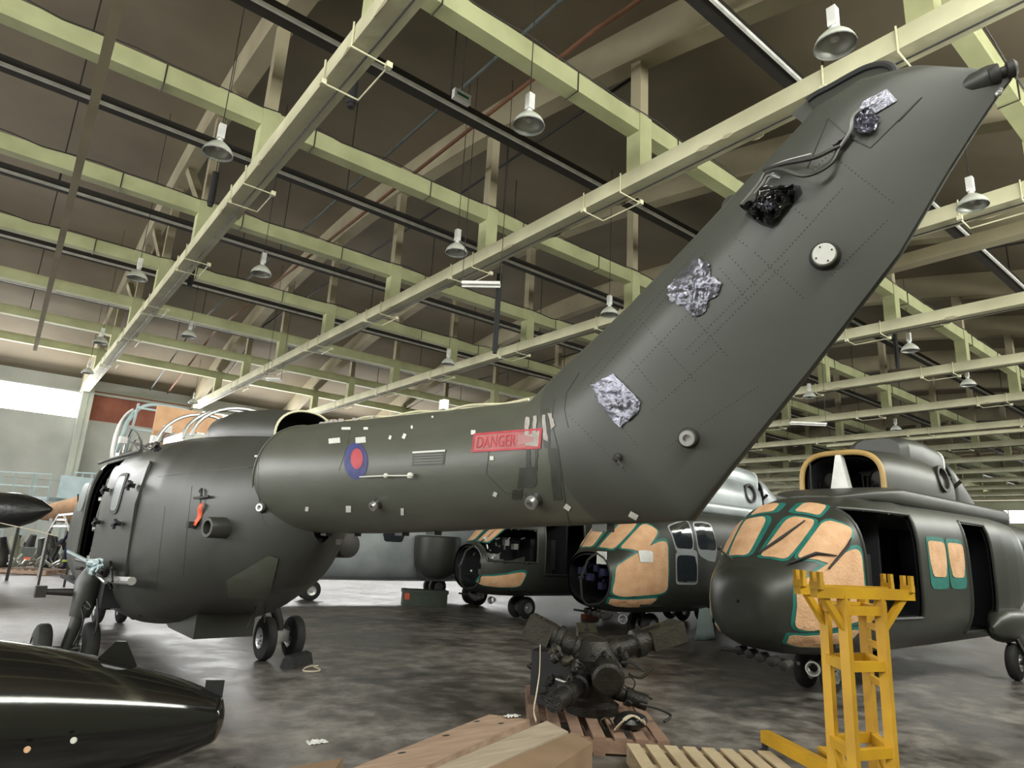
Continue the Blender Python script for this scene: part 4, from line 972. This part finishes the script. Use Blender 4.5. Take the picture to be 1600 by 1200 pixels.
for k in range(26):
    p = hp(rr.uniform(128, 175), rr.uniform(885, 925), rr.uniform(.9, 1.1)); mb.tube([p, p+Vector((rr.uniform(-.1, .1), rr.uniform(-.05, .05), rr.uniform(-.1, .1)))], .012+.012*rr.random(), 6)
mb.build('gear_fittings', 'grime', near, kind='stuff')

# ================================================================== FLOOR THINGS
def gp(px, py, z=0): return ground(px, py, z)
# black gloss fuel tank in the lower left corner
pA = at(350, 1122, 2.95); pB = at(-300, 1120, 2.45)
pB.z = pA.z + 0.02
ax = (pB - pA); L = ax.length; ax.normalize()
t = thing('drop_tank', 'long glossy black tank with pointed nose and small fins in the lower left corner', 'tank', (pA + ax*1.2).to_tuple()[:2] + (0,))
prof = [(0, .03), (.02, .085), (.06, .11), (.2, .165), (.45, .235), (.8, .305), (1.2, .35), (1.7, .375), (2.6, .38), (3.2, .36), (3.6, .25), (3.7, .05)]
sp = smooth_path([Vector((h, r, 0)) for h, r in prof], 4)
MB().lathe(pA, ax, [(p.x, p.y) for p in sp], 56).build('tank_shell', 'gloss', t, True, ang=60)
up = Vector((0, 0, 1)); sd = ax.cross(up).normalized()
def tp(h, r, u): return pA + ax*h + up*(r) + sd*u
MB().prism([tp(.02, .08, .01), tp(.1, .1, .01), tp(.1, .16, .01), tp(.02, .16, .01)], sd*-.02).build('rear_fin', 'black', t, True)
MB().prism([tp(.38, .2, .012), tp(.56, .24, .012), tp(.49, .325, .012), tp(.45, .325, .012)], sd*-.024).build('suspension_lug', 'gloss', t, True)
for (px, py, m, nm) in ((36, 1178, 'tan', 'sticker'), (104, 1168, 'tapew', 'fastener')):
    p = at(px, py, 2.35); c0 = pA + ax*((p-pA).dot(ax)); r_ = .36; n_ = (p-c0).normalized(); q = c0 + n_*.357
    MB().lathe(q, n_, [(0, .012), (.006, .01)], 10).build(nm, m, t, True)
mb = MB()
for h in (.95, 2.2):
    c = pA + ax*h
    mb.bar(c + sd*.4 + up*-(c.z-.06), c - sd*.4 + up*-(c.z-.06), .08).bar(c + sd*.33 + up*-(c.z-.06), c + sd*.2 - up*.43, .05).bar(c - sd*.33 + up*-(c.z-.06), c - sd*.2 - up*.43, .05).bar(c + sd*.24 - up*.42, c - sd*.24 - up*.42, .07)
mb.bar(pA + ax*.95 + up*-(pA.z-.06), pA + ax*2.2 + up*-(pA.z-.06), .06)
c = thing('tank_cradle', 'dark steel cradle carrying the glossy black tank', 'cradle', (pA+ax*1.5).to_tuple()[:2] + (0,)); mb.build('cradle_frame', 'dark', c, True)

# chock
def oriented(px, py, rz): return Matrix.Translation(gp(px, py)) @ Matrix.Rotation(rz, 4, 'Z')
p = gp(463, 1040); t = thing('wheel_chock', 'dark rubber wheel chock on the floor behind the right main wheels', 'chock', p, R_(35))
MB().prism([(-.2, -.1, 0), (-.2, .1, 0), (-.2, .07, .1), (-.2, .02, .15), (-.2, -.06, .13)], (.42, 0, 0)).build('block', 'rubber', t)
o = MB().tube(smooth_path([gp(486, 1040, .02), gp(500, 1046, .01), gp(492, 1049, .01), gp(474, 1048, .01), gp(480, 1042, .02), gp(497, 1040, .01)], 5), .009, 6).build('chock_rope', 'rope', t, True)
# olive crate with a red label
p = gp(662, 946); t = thing('equipment_crate', 'low olive crate with a bright red label under the tail boom', 'crate', p, R_(-24))
MB().box((-.55, -.22, 0), (.55, .22, .36)).build('crate_body', 'cratec', t); MB().box((-.57, -.24, .3), (.57, .24, .38)).build('crate_lid', 'cratec', t)
MB().box((-.52, -.228, .15), (-.40, -.221, .3)).build('red_label', 'redtag', t)
# yellow stand
gS = gp(1345, 1183); t = thing('blade_stand', 'tall bright yellow steel trestle stand with slotted top rails on castors', 'stand', gS, 0)
def stz(px, py, dep): return at(px, py, dep)
dS = 4.75
base = gS
def col(pt, pb, w=.075):
    return MB().bar(pt, pb, w, w)
e1 = Vector((1, -.06, 0)).normalized(); e2 = Vector((.12, 1, 0)).normalized()
# corner posts found on the floor
PW = {}
posts = {'a': ((1288, 940), 4.62), 'b': ((1318, 945), 4.3), 'c': ((1349, 950), 4.75), 'd': ((1376, 955), 4.4)}
bott = {'a': (1304, 1150), 'b': (1330, 1175), 'c': (1352, 1160), 'd': (1389, 1172)}
for k, (pp, dep) in posts.items():
    top = at(*pp, dep); fx, fy = top.x, top.y
    PW[k] = top
    MB().bar((fx, fy, 1.42), (fx, fy, .22), .06, .06).build('post', 'yellow', t, True)
zt = sum(p.z for p in PW.values())/4
for (a, b) in (('a', 'b'), ('b', 'd'), ('d', 'c'), ('c', 'a')):
    for h in (.46, .98, 1.33):
        A, B = Vector((PW[a].x, PW[a].y, h)), Vector((PW[b].x, PW[b].y, h)); MB().bar(A, B, .05, .06, (0, 0, 1)).build('cross_rail', 'yellow', t, True)
for (a, b) in (('a', 'c'), ('b', 'd')):
    A, B = Vector((PW[a].x, PW[a].y, 1.44)), Vector((PW[b].x, PW[b].y, 1.44)); d = (B-A).normalized(); A2, B2 = A - d*.25, B + d*.3
    MB().bar(A2, B2, .06, .07, (0, 0, 1)).build('top_rail', 'yellow', t, True)
    for q in (A2 + d*.03, B2 - d*.03):
        n_ = d
        mb = MB(); sdv = d.cross(Vector((0, 0, 1)))
        for i in (-1, 1): mb.bar(q + sdv*i*.03 + Vector((0, 0, .02)), q + sdv*i*.03 + Vector((0, 0, .13)), .022, .05)
        mb.box((-.035, -.035, 0), (.035, .035, .045), Matrix.Translation(q + Vector((0, 0, .02)))); mb.build('slotted_support', 'yellow', t, True)
    for u_, v_ in ((A2 + d*.06, A + Vector((0, 0, -.24))), (B2 - d*.06, B + Vector((0, 0, -.24)))): MB().bar(u_, v_, .04, .04).build('brace', 'yellow', t, True)
for (a, b) in (('a', 'b'), ('c', 'd')):
    A, B = Vector((PW[a].x, PW[a].y, .46)), Vector((PW[b].x, PW[b].y, .24)); MB().bar(A, B, .04, .04).build('brace', 'yellow', t, True)
cx = sum(p.x for p in PW.values())/4; cy = sum(p.y for p in PW.values())/4
cc = Vector((cx, cy, .2))
legs = [gp(1195, 1150, .2), gp(1335, 1235, .2), gp(1560, 1235, .2), cc + Vector((.55, .55, 0))]
for q in legs:
    MB().bar(cc, q, .08, .09, (0, 0, 1)).build('base_leg', 'yellow', t, True)
    w = Vector((q.x, q.y, .055)); c_ = MB().lathe(w - Vector((.02, 0, 0)), (1, .2, 0), [(0, .04), (.005, .055), (.035, .055), (.04, .04)], 16).bar((w.x, w.y, .06), (w.x, w.y, .17), .03, .05).build('castor', 'black', t, True)
for k in range(4):
    z = .85 + .12*k; MB().bar((PW['c'].x+.02, PW['c'].y, z), (PW['d'].x, PW['d'].y, z), .03, .04, (0, 0, 1)).build('ladder_rung', 'yellow', t, True)
# pallets
def pallet(name, label, loc, rz, m, sx=1.2, sy=1.0, n=7, group='wooden pallets on the floor'):
    t = thing(name, label, 'pallet', loc, rz, group)
    for i in range(n):
        x = -sx/2 + (sx-.1)*i/(n-1) ; MB().box((x, -sy/2, .115), (x+.1, sy/2, .14)).build('deck_board', m, t)
    for j in range(3):
        y = -sy/2 + (sy-.1)*j/2; MB().box((-sx/2, y, .02), (sx/2, y+.09, .115)).build('stringer', m, t)
    for i in (0, 2, 4):
        x = -sx/2 + (sx-.1)*i/4; MB().box((x, -sy/2, 0), (x+.1, sy/2, .02)).build('base_board', m, t)
    return t
pallet('wooden_pallet', 'reddish brown wooden pallet under the oily rotor head', (4.86, 4.76, 0), R_(-39), 'pallet', 1.15, 1.85, 7)
pallet('wooden_pallet', 'pale wooden pallet at the bottom edge, right of the long crates', (4.53, 3.11, 0), R_(-38), 'pallet2', 1.15, .9, 8)
# long crates
def crate_quad(name, label, q, z, h, m, cat='crate', lid=None):
    g = [gp(x, y, z) for x, y in q]
    t = thing(name, label, cat, (g[0]+g[2])/2 - Vector((0, 0, z)), 0, 'long wooden crates at the bottom edge')
    lo = [p - Vector((0, 0, h)) for p in g]
    MB().prism(lo, (0, 0, h-.012)).build('crate_body', lid or m, t, True)
    MB().prism([p - Vector((0, 0, .012)) for p in g], (0, 0, .012)).build('lid', m, t, True)
    return t
ct = crate_quad('long_crate', 'long pale wooden crate with knots in its lid, farthest left of the crates', [(520, 1212), (765, 1116), (828, 1124), (560, 1245)], .32, .32, 'wood')
for (x, y) in ((745, 1127), (697, 1149), (628, 1176), (783, 1130)):
    p = gp(x, y, .321); MB().ball(p, .02, 8, (1.6, .8, .12)).build('knot', 'stain', ct, True)
crate_quad('long_crate', 'long narrow crate topped with a pale grey board, middle one of the crates', [(628, 1222), (854, 1126), (888, 1143), (694, 1228)], .36, .36, 'wood2')
crate_quad('long_crate', 'brown board crate with a plain side nearest the pale pallet', [(700, 1228), (893, 1144), (926, 1160), (774, 1262)], .36, .36, 'card')
crate_quad('long_crate', 'low brown carton with a torn corner at the bottom edge left of the long crates', [(370, 1214), (536, 1184), (505, 1226), (400, 1262)], .22, .22, 'card')
# paper litter
for k, (px, py, lb) in enumerate(((800, 1120, 'crumpled white paper scrap on the long crate beside the strap'), (495, 1161, 'small pale paper scrap on the bare floor left of the crates'), (1035, 1010, 'white sheet of paper lying on the floor behind the rotor head'), (500, 941, 'small white paper scrap by the far nose wheel'))):
    z = .325 if k == 0 else 0.0; c = gp(px, py, z); s = (.07, .09, .16, .08)[k]
    mb = MB().grid(lambda u, v: c + Vector(((u-.5)*s*1.8, (v-.5)*s, .006 + .35*s*abs(noise.noise(Vector((u*4, v*4, k)))))), 8, 6)
    o = mb.build('paper_scrap', 'white'); o.modifiers.new('thickness', 'SOLIDIFY').thickness = .002; tag(o, lb, 'paper')
# ---- oily rotor head on the pallet
RC = at(925, 1060, 6.15); RC.z = .58
t = thing('rotor_head', 'oily dark rotor head and gearbox with big sleeve arms standing on a pallet', 'rotor head', (RC.x, RC.y, .14))
gx = at(945, 1060, 6.0)
hub = MB().lathe(RC - Vector((0, 0, .1)), (0, 0, 1), [(0, .1), (.02, .22), (.14, .25), (.2, .2), (.3, .14), (.34, .05)], 24)
for k in range(8):
    a = 2*PI*k/8; hub.ball(RC + Vector((math.cos(a)*.2, math.sin(a)*.2, .06)), .04, 6)
hub.build('hub', 'grime', t, True)
def arm(p0, p1, r0, box, nm='sleeve_arm'):
    p0, p1 = Vector(p0), Vector(p1); d = (p1-p0).normalized(); L = (p1-p0).length
    o = MB().lathe(p0, d, [(0, r0*.8), (L*.15, r0), (L*.2, r0*1.25), (L*.27, r0*1.25), (L*.28, r0*.95), (L*.45, r0*.9), (L*.47, r0*1.2), (L*.55, r0*1.2), (L*.56, r0), (L*.75, r0*1.05)], 18).build(nm, 'grime', t, True)
    if box:
        x, y, _ = frame_of(d)
        MB().bar(p0 + d*L*.62, p1, box, box*.75).build('sleeve_cuff', 'olive', o, True)
        m2 = MB()
        for q in range(4): m2.ball(p0 + d*L*(.7+.08*q) - Vector((0, 0, 0)) + y*box*.38, .02, 6)
        m2.build('cuff_bolt', 'grime', o, True, kind='stuff')
    return o
arm(RC + Vector((0, 0, .04)), at(826, 974, 6.4), .115, .27)
arm(RC + Vector((0, 0, .04)), at(1062, 984, 6.5), .11, .25)
arm(RC + Vector((0, 0, .05)), RC + Vector((.45, .55, .2)), .08, .2)
arm(RC - Vector((0, 0, .15)), at(840, 1112, 5.2), .08, 0, 'lower_arm')
arm(RC - Vector((0, 0, .2)), at(1040, 1108, 6.0), .07, 0, 'lower_arm')
MB().lathe(at(950, 1062, 5.75), FWD*-1, [(-.3, .1), (-.1, .14), (0, .145), (.02, .12), (.03, .12)], 24).build('end_cover', 'grime', t, True)
MB().lathe((RC.x, RC.y, .14), (0, 0, 1), [(0, .24), (.08, .26), (.12, .2), (.3, .22), (.34, .16), (.5, .13)], 22).build('gearbox', 'grime', t, True)
c_ = at(870, 1042, 6.4)
MB().box((-.24, -.2, -.2), (.24, .2, .2), Matrix.Translation((c_.x, c_.y, .44)) @ Matrix.Rotation(.6, 4, 'Z')).bar((c_.x, c_.y, .14), (c_.x, c_.y, .3), .3).build('hydraulic_pack', 'black', t, True)
rr = random.Random(21)
for k in range(34):
    a = at(rr.uniform(840, 990), rr.uniform(1030, 1100), rr.uniform(5.7, 6.5)); a.z = max(a.z, .2)
    b = a + Vector((rr.uniform(-.25, .25), rr.uniform(-.2, .2), rr.uniform(-.12, .15))); m_ = (a+b)/2 + Vector((0, 0, rr.uniform(-.1, .12)))
    b.z = max(b.z, .18)
    MB().tube(smooth_path([a, m_, b], 5), rr.uniform(.008, .022), 7).build('hose', rr.choice(['black', 'grime', 'olive', 'black']), t, True)
for k in range(26):
    a = at(rr.uniform(840, 990), rr.uniform(1020, 1100), rr.uniform(5.8, 6.4)); a.z = max(a.z, .22)
    MB().lathe(a, (rr.uniform(-1, 1), rr.uniform(-1, 1), rr.uniform(0, 1)), [(0, .03), (.02, .045), (.07, .045), (.08, .03), (.12, .028)], 10).build('coupling', rr.choice(['grime', 'olive', 'black', 'grime', 'grime']), t, True)
MB().tube([at(868, 1061, 5.75), at(895, 1070, 5.7)], .012, 8).build('push_rod', 'steel', t, True)
MB().tube([Vector((at(982, 1068, 5.9))) + (RIGHT*math.cos(a) + UP*math.sin(a))*.06 for a in [2*PI*k/20 for k in range(21)]], .006, 6).build('ring_handle', 'dark', t, True)
MB().tube(smooth_path([at(1000, 1100, 5.7), at(1030, 1108, 5.8), at(1048, 1118, 5.9), at(1038, 1128, 5.8)]), .012, 6).build('loose_hose', 'black', t, True)
# pale strap hanging from the arm
mb = MB(); pts = smooth_path([at(844, 1010, 5.95), at(843, 1050, 5.6), at(838, 1085, 5.3), at(834, 1110, 5.05), at(838, 1128, 4.95)], 6)
for i, j in zip(pts, pts[1:]): mb.bar(i, j, .035, .006, RIGHT)
tag(mb.build('webbing_strap', 'rope'), 'pale webbing strap hanging from the left sleeve arm of the rotor head', 'strap')
b_ = thing('tool_bag', 'small black bag with pale straps lying on the reddish pallet', 'bag', gp(985, 1140, .14) + Vector((0, 0, 0)))
c = gp(985, 1140, .14)
MB().ball(c + Vector((0, 0, .07)), .16, 12, (1.1, .8, .45)).build('bag_body', 'cover', b_, True)
mb = MB(); pts = smooth_path([gp(962, 1140, .17), gp(975, 1125, .26), gp(988, 1118, .28), gp(1002, 1125, .25), gp(1006, 1132, .2)], 5)
for i, j in zip(pts, pts[1:]): mb.bar(i, j, .035, .01, (0, 0, 1))
mb.build('bag_strap', 'rope', b_, True)
tag(MB().tube(smooth_path([gp(945, 1138, .15), gp(938, 1126, .16), gp(950, 1122, .17), gp(958, 1134, .16)], 5), .007, 6).build('wire_loop', 'olive'), 'thin greenish wire loop on the pallet beside the black bag', 'wire')
# pale blue sheet and props by helicopter C
p = gp(1060, 992) + Vector((-.2, -.75, 0)); mb = MB().grid(lambda u, v: p + Vector((.05 + (u-.5)*(.16+.5*v), .02*math.sin(u*9), 1.0*(1-v) + .02)), 12, 8)
o = mb.build('plastic_sheet', 'ltblue'); o.modifiers.new('thickness', 'SOLIDIFY').thickness = .006; tag(o, 'pale blue plastic sheet hanging below the middle masked helicopter', 'sheet')
p = gp(945, 968); t = thing('jack_stand', 'small stand with a pale flat leg behind the nose of the second helicopter', 'stand', p)
MB().bar(p + Vector((0, 0, 0)), p + Vector((-.12, 0, .42)), .12, .03).build('leg', 'white', t, True); MB().box((-.3, -.1, .0), (.1, .1, .12), Matrix.Translation(p + Vector((-.3, .1, 0)))).build('base', 'brick', t, True)
MB().bar(p + Vector((-.12, 0, .42)), p + Vector((-.35, .1, .1)), .05).build('rear_leg', 'dark', t, True)

# ================================================================== LEFT BACKGROUND
def gdep(px, py): g = gp(px, py); return (g - CAM).dot(FWD)
# access platforms
def platform(px, pybase, px2, h, label, dep):
    a, b = at(px, pybase, dep), at(px2, pybase + 3, dep); a.z = b.z = 0
    t = thing('access_platform', label, 'platform', a, 0, 'pale blue access platforms by the end wall')
    d = (b-a); L = d.length; d.normalize(); n_ = Vector((-d.y, d.x, 0))*-1.0
    mb = MB()
    MB().prism([a + Vector((0, 0, h)), b + Vector((0, 0, h)), b + n_*-1.2 + Vector((0, 0, h)), a + n_*-1.2 + Vector((0, 0, h))], (0, 0, .12)).build('deck', 'ltblue', t, True)
    for k in range(5):
        q = a + d*L*k/4
        MB().bar(q, q + Vector((0, 0, h+1.0)), .06).build('post', 'ltblue', t, True)
        if k % 2 == 0: MB().bar(q - n_*1.2, q - n_*1.2 + Vector((0, 0, h+1.0)), .06).build('post', 'ltblue', t, True)
    for zz_ in (.5, 1.0): MB().bar(a + Vector((0, 0, h+zz_)), b + Vector((0, 0, h+zz_)), .05).build('hand_rail', 'ltblue', t, True)
    MB().bar(a, b + Vector((0, 0, h)), .05).build('brace', 'ltblue', t, True)
    return t
platform(-60, 850, 58, 2.3, 'pale blue steel access platform at the far left edge', 25)
platform(92, 850, 150, 2.5, 'pale blue access platform with a solid panel, just left of the near helicopter door', 26)
p, q = at(96, 742, 25.8), at(150, 748, 25.8)
tag(MB().prism([p, q, q + Vector((0, 0, -.9)), p + Vector((0, 0, -.9))], (0, .04, 0)).build('blue_panel', 'ltblue'), 'pale blue sheet panel fixed on the platform rail', 'panel')
# tan curved fairing
t = thing('masked_fuselage', 'long tan paper covered curved fairing left of the near helicopter door', 'fairing', at(100, 800, 19).to_tuple()[:2] + (0,))
rs = []
for k in range(13):
    u = k/12; c = at(48 + 112*u, 803 - 10*u, 19 - 1.0*u); r = .08 + .42*u**.7
    x, y, d = frame_of(at(160, 793, 18) - at(48, 803, 19)); rs.append([c + (x*math.cos(a)*.5 + y*math.sin(a))*r for a in [2*PI*q/20 for q in range(20)]])
MB().rings(rs).build('fairing_skin', 'tan', t, True)
MB().tube([at(122, 772, 17.5), at(121, 808, 17.5)], .02, 6).build('seam_strap', 'dark', t, True)
for px in (80, 130): 
    a = at(px, 810, 18.5); MB().bar(a, (a.x, a.y, 0), .08).build('support_leg', 'steel', t, True)
# black sheeted shape
t = thing('sheeted_helicopter', 'bulky shape under glossy black sheeting at the far left edge', 'covered aircraft', at(20, 810, 17).to_tuple()[:2] + (0,))
rs = []
for k in range(13):
    u = k/12; c = at(-120 + 200*u, 800 - 4*u, 17); r = (.6 - .22*u) * (1 if k < 10 else (.85, .6, .15)[k-10])
    x, y, d = frame_of(at(82, 804, 17) - at(-120, 812, 17))
    rs.append([c + (x*math.cos(a) + y*math.sin(a))*r*(1+.12*noise.noise(Vector((u*5, a*2, 0)))) * (1 if y.dot(Vector((0,0,1))) > -2 else 1) for a in [2*PI*q/24 for q in range(24)]])
MB().rings(rs).build('sheeting', 'cover', t, True)
for px in (-60, 30): a = at(px, 820, 17); MB().bar(a, (a.x, a.y, 0), .07).build('support_leg', 'dark', t, True)
MB().tube([at(-5, 816, 16), at(60, 830, 16), at(90, 838, 16)], .012, 5).build('rope', 'rope', t, True)
# trestle frame
t = thing('trestle_frame', 'grey tubular trestle between the black sheeting and the near helicopter', 'frame', at(100, 830, 16.2).to_tuple()[:2] + (0,))
for (a, b) in (((76, 832), (92, 805)), ((108, 830), (100, 805)), ((92, 805), (122, 802)), ((82, 822), (108, 822)), ((88, 812), (104, 812)), ((120, 828), (124, 802))):
    MB().bar(at(*a, 16.2), at(*b, 16.2), .05).build('tube_member', 'steel', t, True)
for px in (78, 118): a = at(px, 830, 16.2); MB().bar(a, (a.x, a.y, 0), .05).build('leg', 'dark', t, True)
# heap of gearboxes and engines
rr = random.Random(33)
hl = ['low dark engine part standing first from the left edge', 'pale grey bent duct among the engine parts by the left edge', 'dark gearbox casing beside the bent duct', 'grey green casing behind the pallet load', 'dark round casing right of the middle of the engine heap', 'tall narrow dark casing nearest the near helicopter']
for k, (px, py, w) in enumerate(((4, 892, .42), (20, 884, .36), (36, 878, .34), (70, 888, .34), (84, 876, .3), (98, 888, .28))):
    g = gp(px, py); t = thing('engine_part', hl[k], 'engine part', g, rr.random()*3, 'engine parts heaped by the end wall')
    MB().lathe((0, 0, .0), (rr.uniform(-.3, .3), rr.uniform(-.3, .3), 1), [(0, w*.6), (.15, w*.7), (.3, w*.5), (.5, w*.55), (.75, w*.4), (1.0, w*.3)], 14).build('casing', ('grime', 'wall2', 'dark', 'green3', 'grime', 'green3')[k], t)
    MB().tube(smooth_path([(w*.3, 0, .6), (w*.8, .1, .9), (w*.9, .2, .5), (w*.5, .3, .2)]), .07, 8).build('duct', ('dark', 'pil', 'grime', 'wall2', 'dark', 'grime')[k], t)
    MB().box((-w*.5, -w*.4, 0), (w*.5, w*.4, .12)).build('mount', 'dark', t)
p = gp(58, 878); t = thing('equipment_crate', 'olive crate with an orange red label among the engine parts at the left', 'crate', p + Vector((-.2, -1.0, .0)), R_(-40))
MB().box((-.45, -.3, 0), (.45, .3, .55)).build('crate_body', 'cratec', t); MB().box((-.12, -.31, .12), (.18, -.301, .22)).build('red_label', 'redtag', t)
pl = pallet('wooden_pallet', 'distant wooden pallet loaded with metal scrap at the left edge', gp(52, 896), R_(-38), 'wood', 1.4, 1.0, 7)
mb = MB(); g = gp(52, 896)
for k in range(22):
    a = g + Vector((rr.uniform(-.6, .6), rr.uniform(-.4, .4), .23)); mb.tube([a, a + Vector((rr.uniform(-.3, .3), rr.uniform(-.3, .3), rr.uniform(.05, .3)))], rr.uniform(.02, .07), 6)
tag(mb.build('scrap_metal', 'refl', kind='stuff'), 'loose scrap of metal parts heaped on the distant pallet', 'scrap')

# person behind the near helicopter
g = gp(103, 893)
pr = thing('person', 'person in navy overalls with yellow hi-vis bands standing behind the open door', 'person', g, R_(130))
def skinned(name, verts, edges, radii, m, parent, sub=2):
    import bmesh
    me = bpy.data.meshes.new(name); bm = bmesh.new(); sk = bm.verts.layers.skin.verify()
    vs = [bm.verts.new(v) for v in verts]
    for i, v in enumerate(vs):
        q = radii[i]; v[sk].radius = q if isinstance(q, tuple) else (q, q); v[sk].use_root = (i == 0)
    for a_, b_ in edges: bm.edges.new((vs[a_], vs[b_]))
    bm.to_mesh(me); bm.free(); me.materials.append(M[m])
    o = bpy.data.objects.new(name, me); COL.objects.link(o); o.parent = parent; MW[o.name] = MW[parent.name]
    s_ = o.modifiers.new('skin', 'SKIN'); s_.use_smooth_shade = True
    u_ = o.modifiers.new('sub', 'SUBSURF'); u_.levels = sub; u_.render_levels = sub
    return o
# body: x forward, y left
skinned('body', [(0, 0, .98), (0, 0, 1.12), (.01, 0, 1.3), (0, 0, 1.43), (0, 0, 1.5), (.02, 0, 1.58), (.03, 0, 1.68), (0, 0, 1.74),
                 (0, .18, 1.4), (-.02, .24, 1.12), (.12, .24, .9), (.18, .23, .83), (0, -.18, 1.4), (-.02, -.24, 1.12), (.12, -.24, .9), (.18, -.23, .83),
                 (0, .1, .88), (.02, .11, .5), (0, .12, .1), (.12, .13, .045), (0, -.1, .88), (.02, -.11, .5), (0, -.12, .1), (.12, -.13, .045)],
        [(0,1),(1,2),(2,3),(3,4),(4,5),(5,6),(6,7),(3,8),(8,9),(9,10),(10,11),(3,12),(12,13),(13,14),(14,15),(0,16),(16,17),(17,18),(18,19),(0,20),(20,21),(21,22),(22,23)],
        [(.11,.15),(.1,.14),(.11,.16),(.09,.13),.05,.055,(.085,.075),.07,.07,.05,.038,.03,.07,.05,.038,.03,.09,.065,.045,.04,.09,.065,.045,.04], 'navy', pr)
MB().ball((.05, 0, 1.64), .088, 14, (.95, .82, 1.2)).ball((.145, 0, 1.63), .016, 6).ball((.12, .035, 1.665), .012, 6).ball((.12, -.035, 1.665), .012, 6).ball((.05, .078, 1.64), .022, 6, (1, .5, 1.3)).ball((.05, -.078, 1.64), .022, 6, (1, .5, 1.3)).build('face', 'skin', pr)
MB().ball((.02, 0, 1.68), .1, 14, (1, .9, 1.05)).build('hair', 'dark', pr)
MB().lathe((0.005, 0, 1.1), (0, 0, 1), [(0, .17), (.1, .172), (.28, .18), (.32, .15)], 20, False).build('hi_vis_vest', 'hivis', pr)
for y in (-.12, .12): MB().lathe((.01, y, .3), (0, 0, 1), [(0, .066), (.07, .07)], 14, False).build('reflective_band', 'hivis', pr)
for y in (-.23, .23):
    mb = MB()
    for k in range(5):
        mb.tube([(.18, y-.02+.011*k, .83), (.21+.004*k, y-.022+.012*k, .79), (.2, y-.02+.011*k, .755 + .006*abs(k-2))], [.0085, .008, .006], 6)
    mb.build('fingers', 'skin', pr)
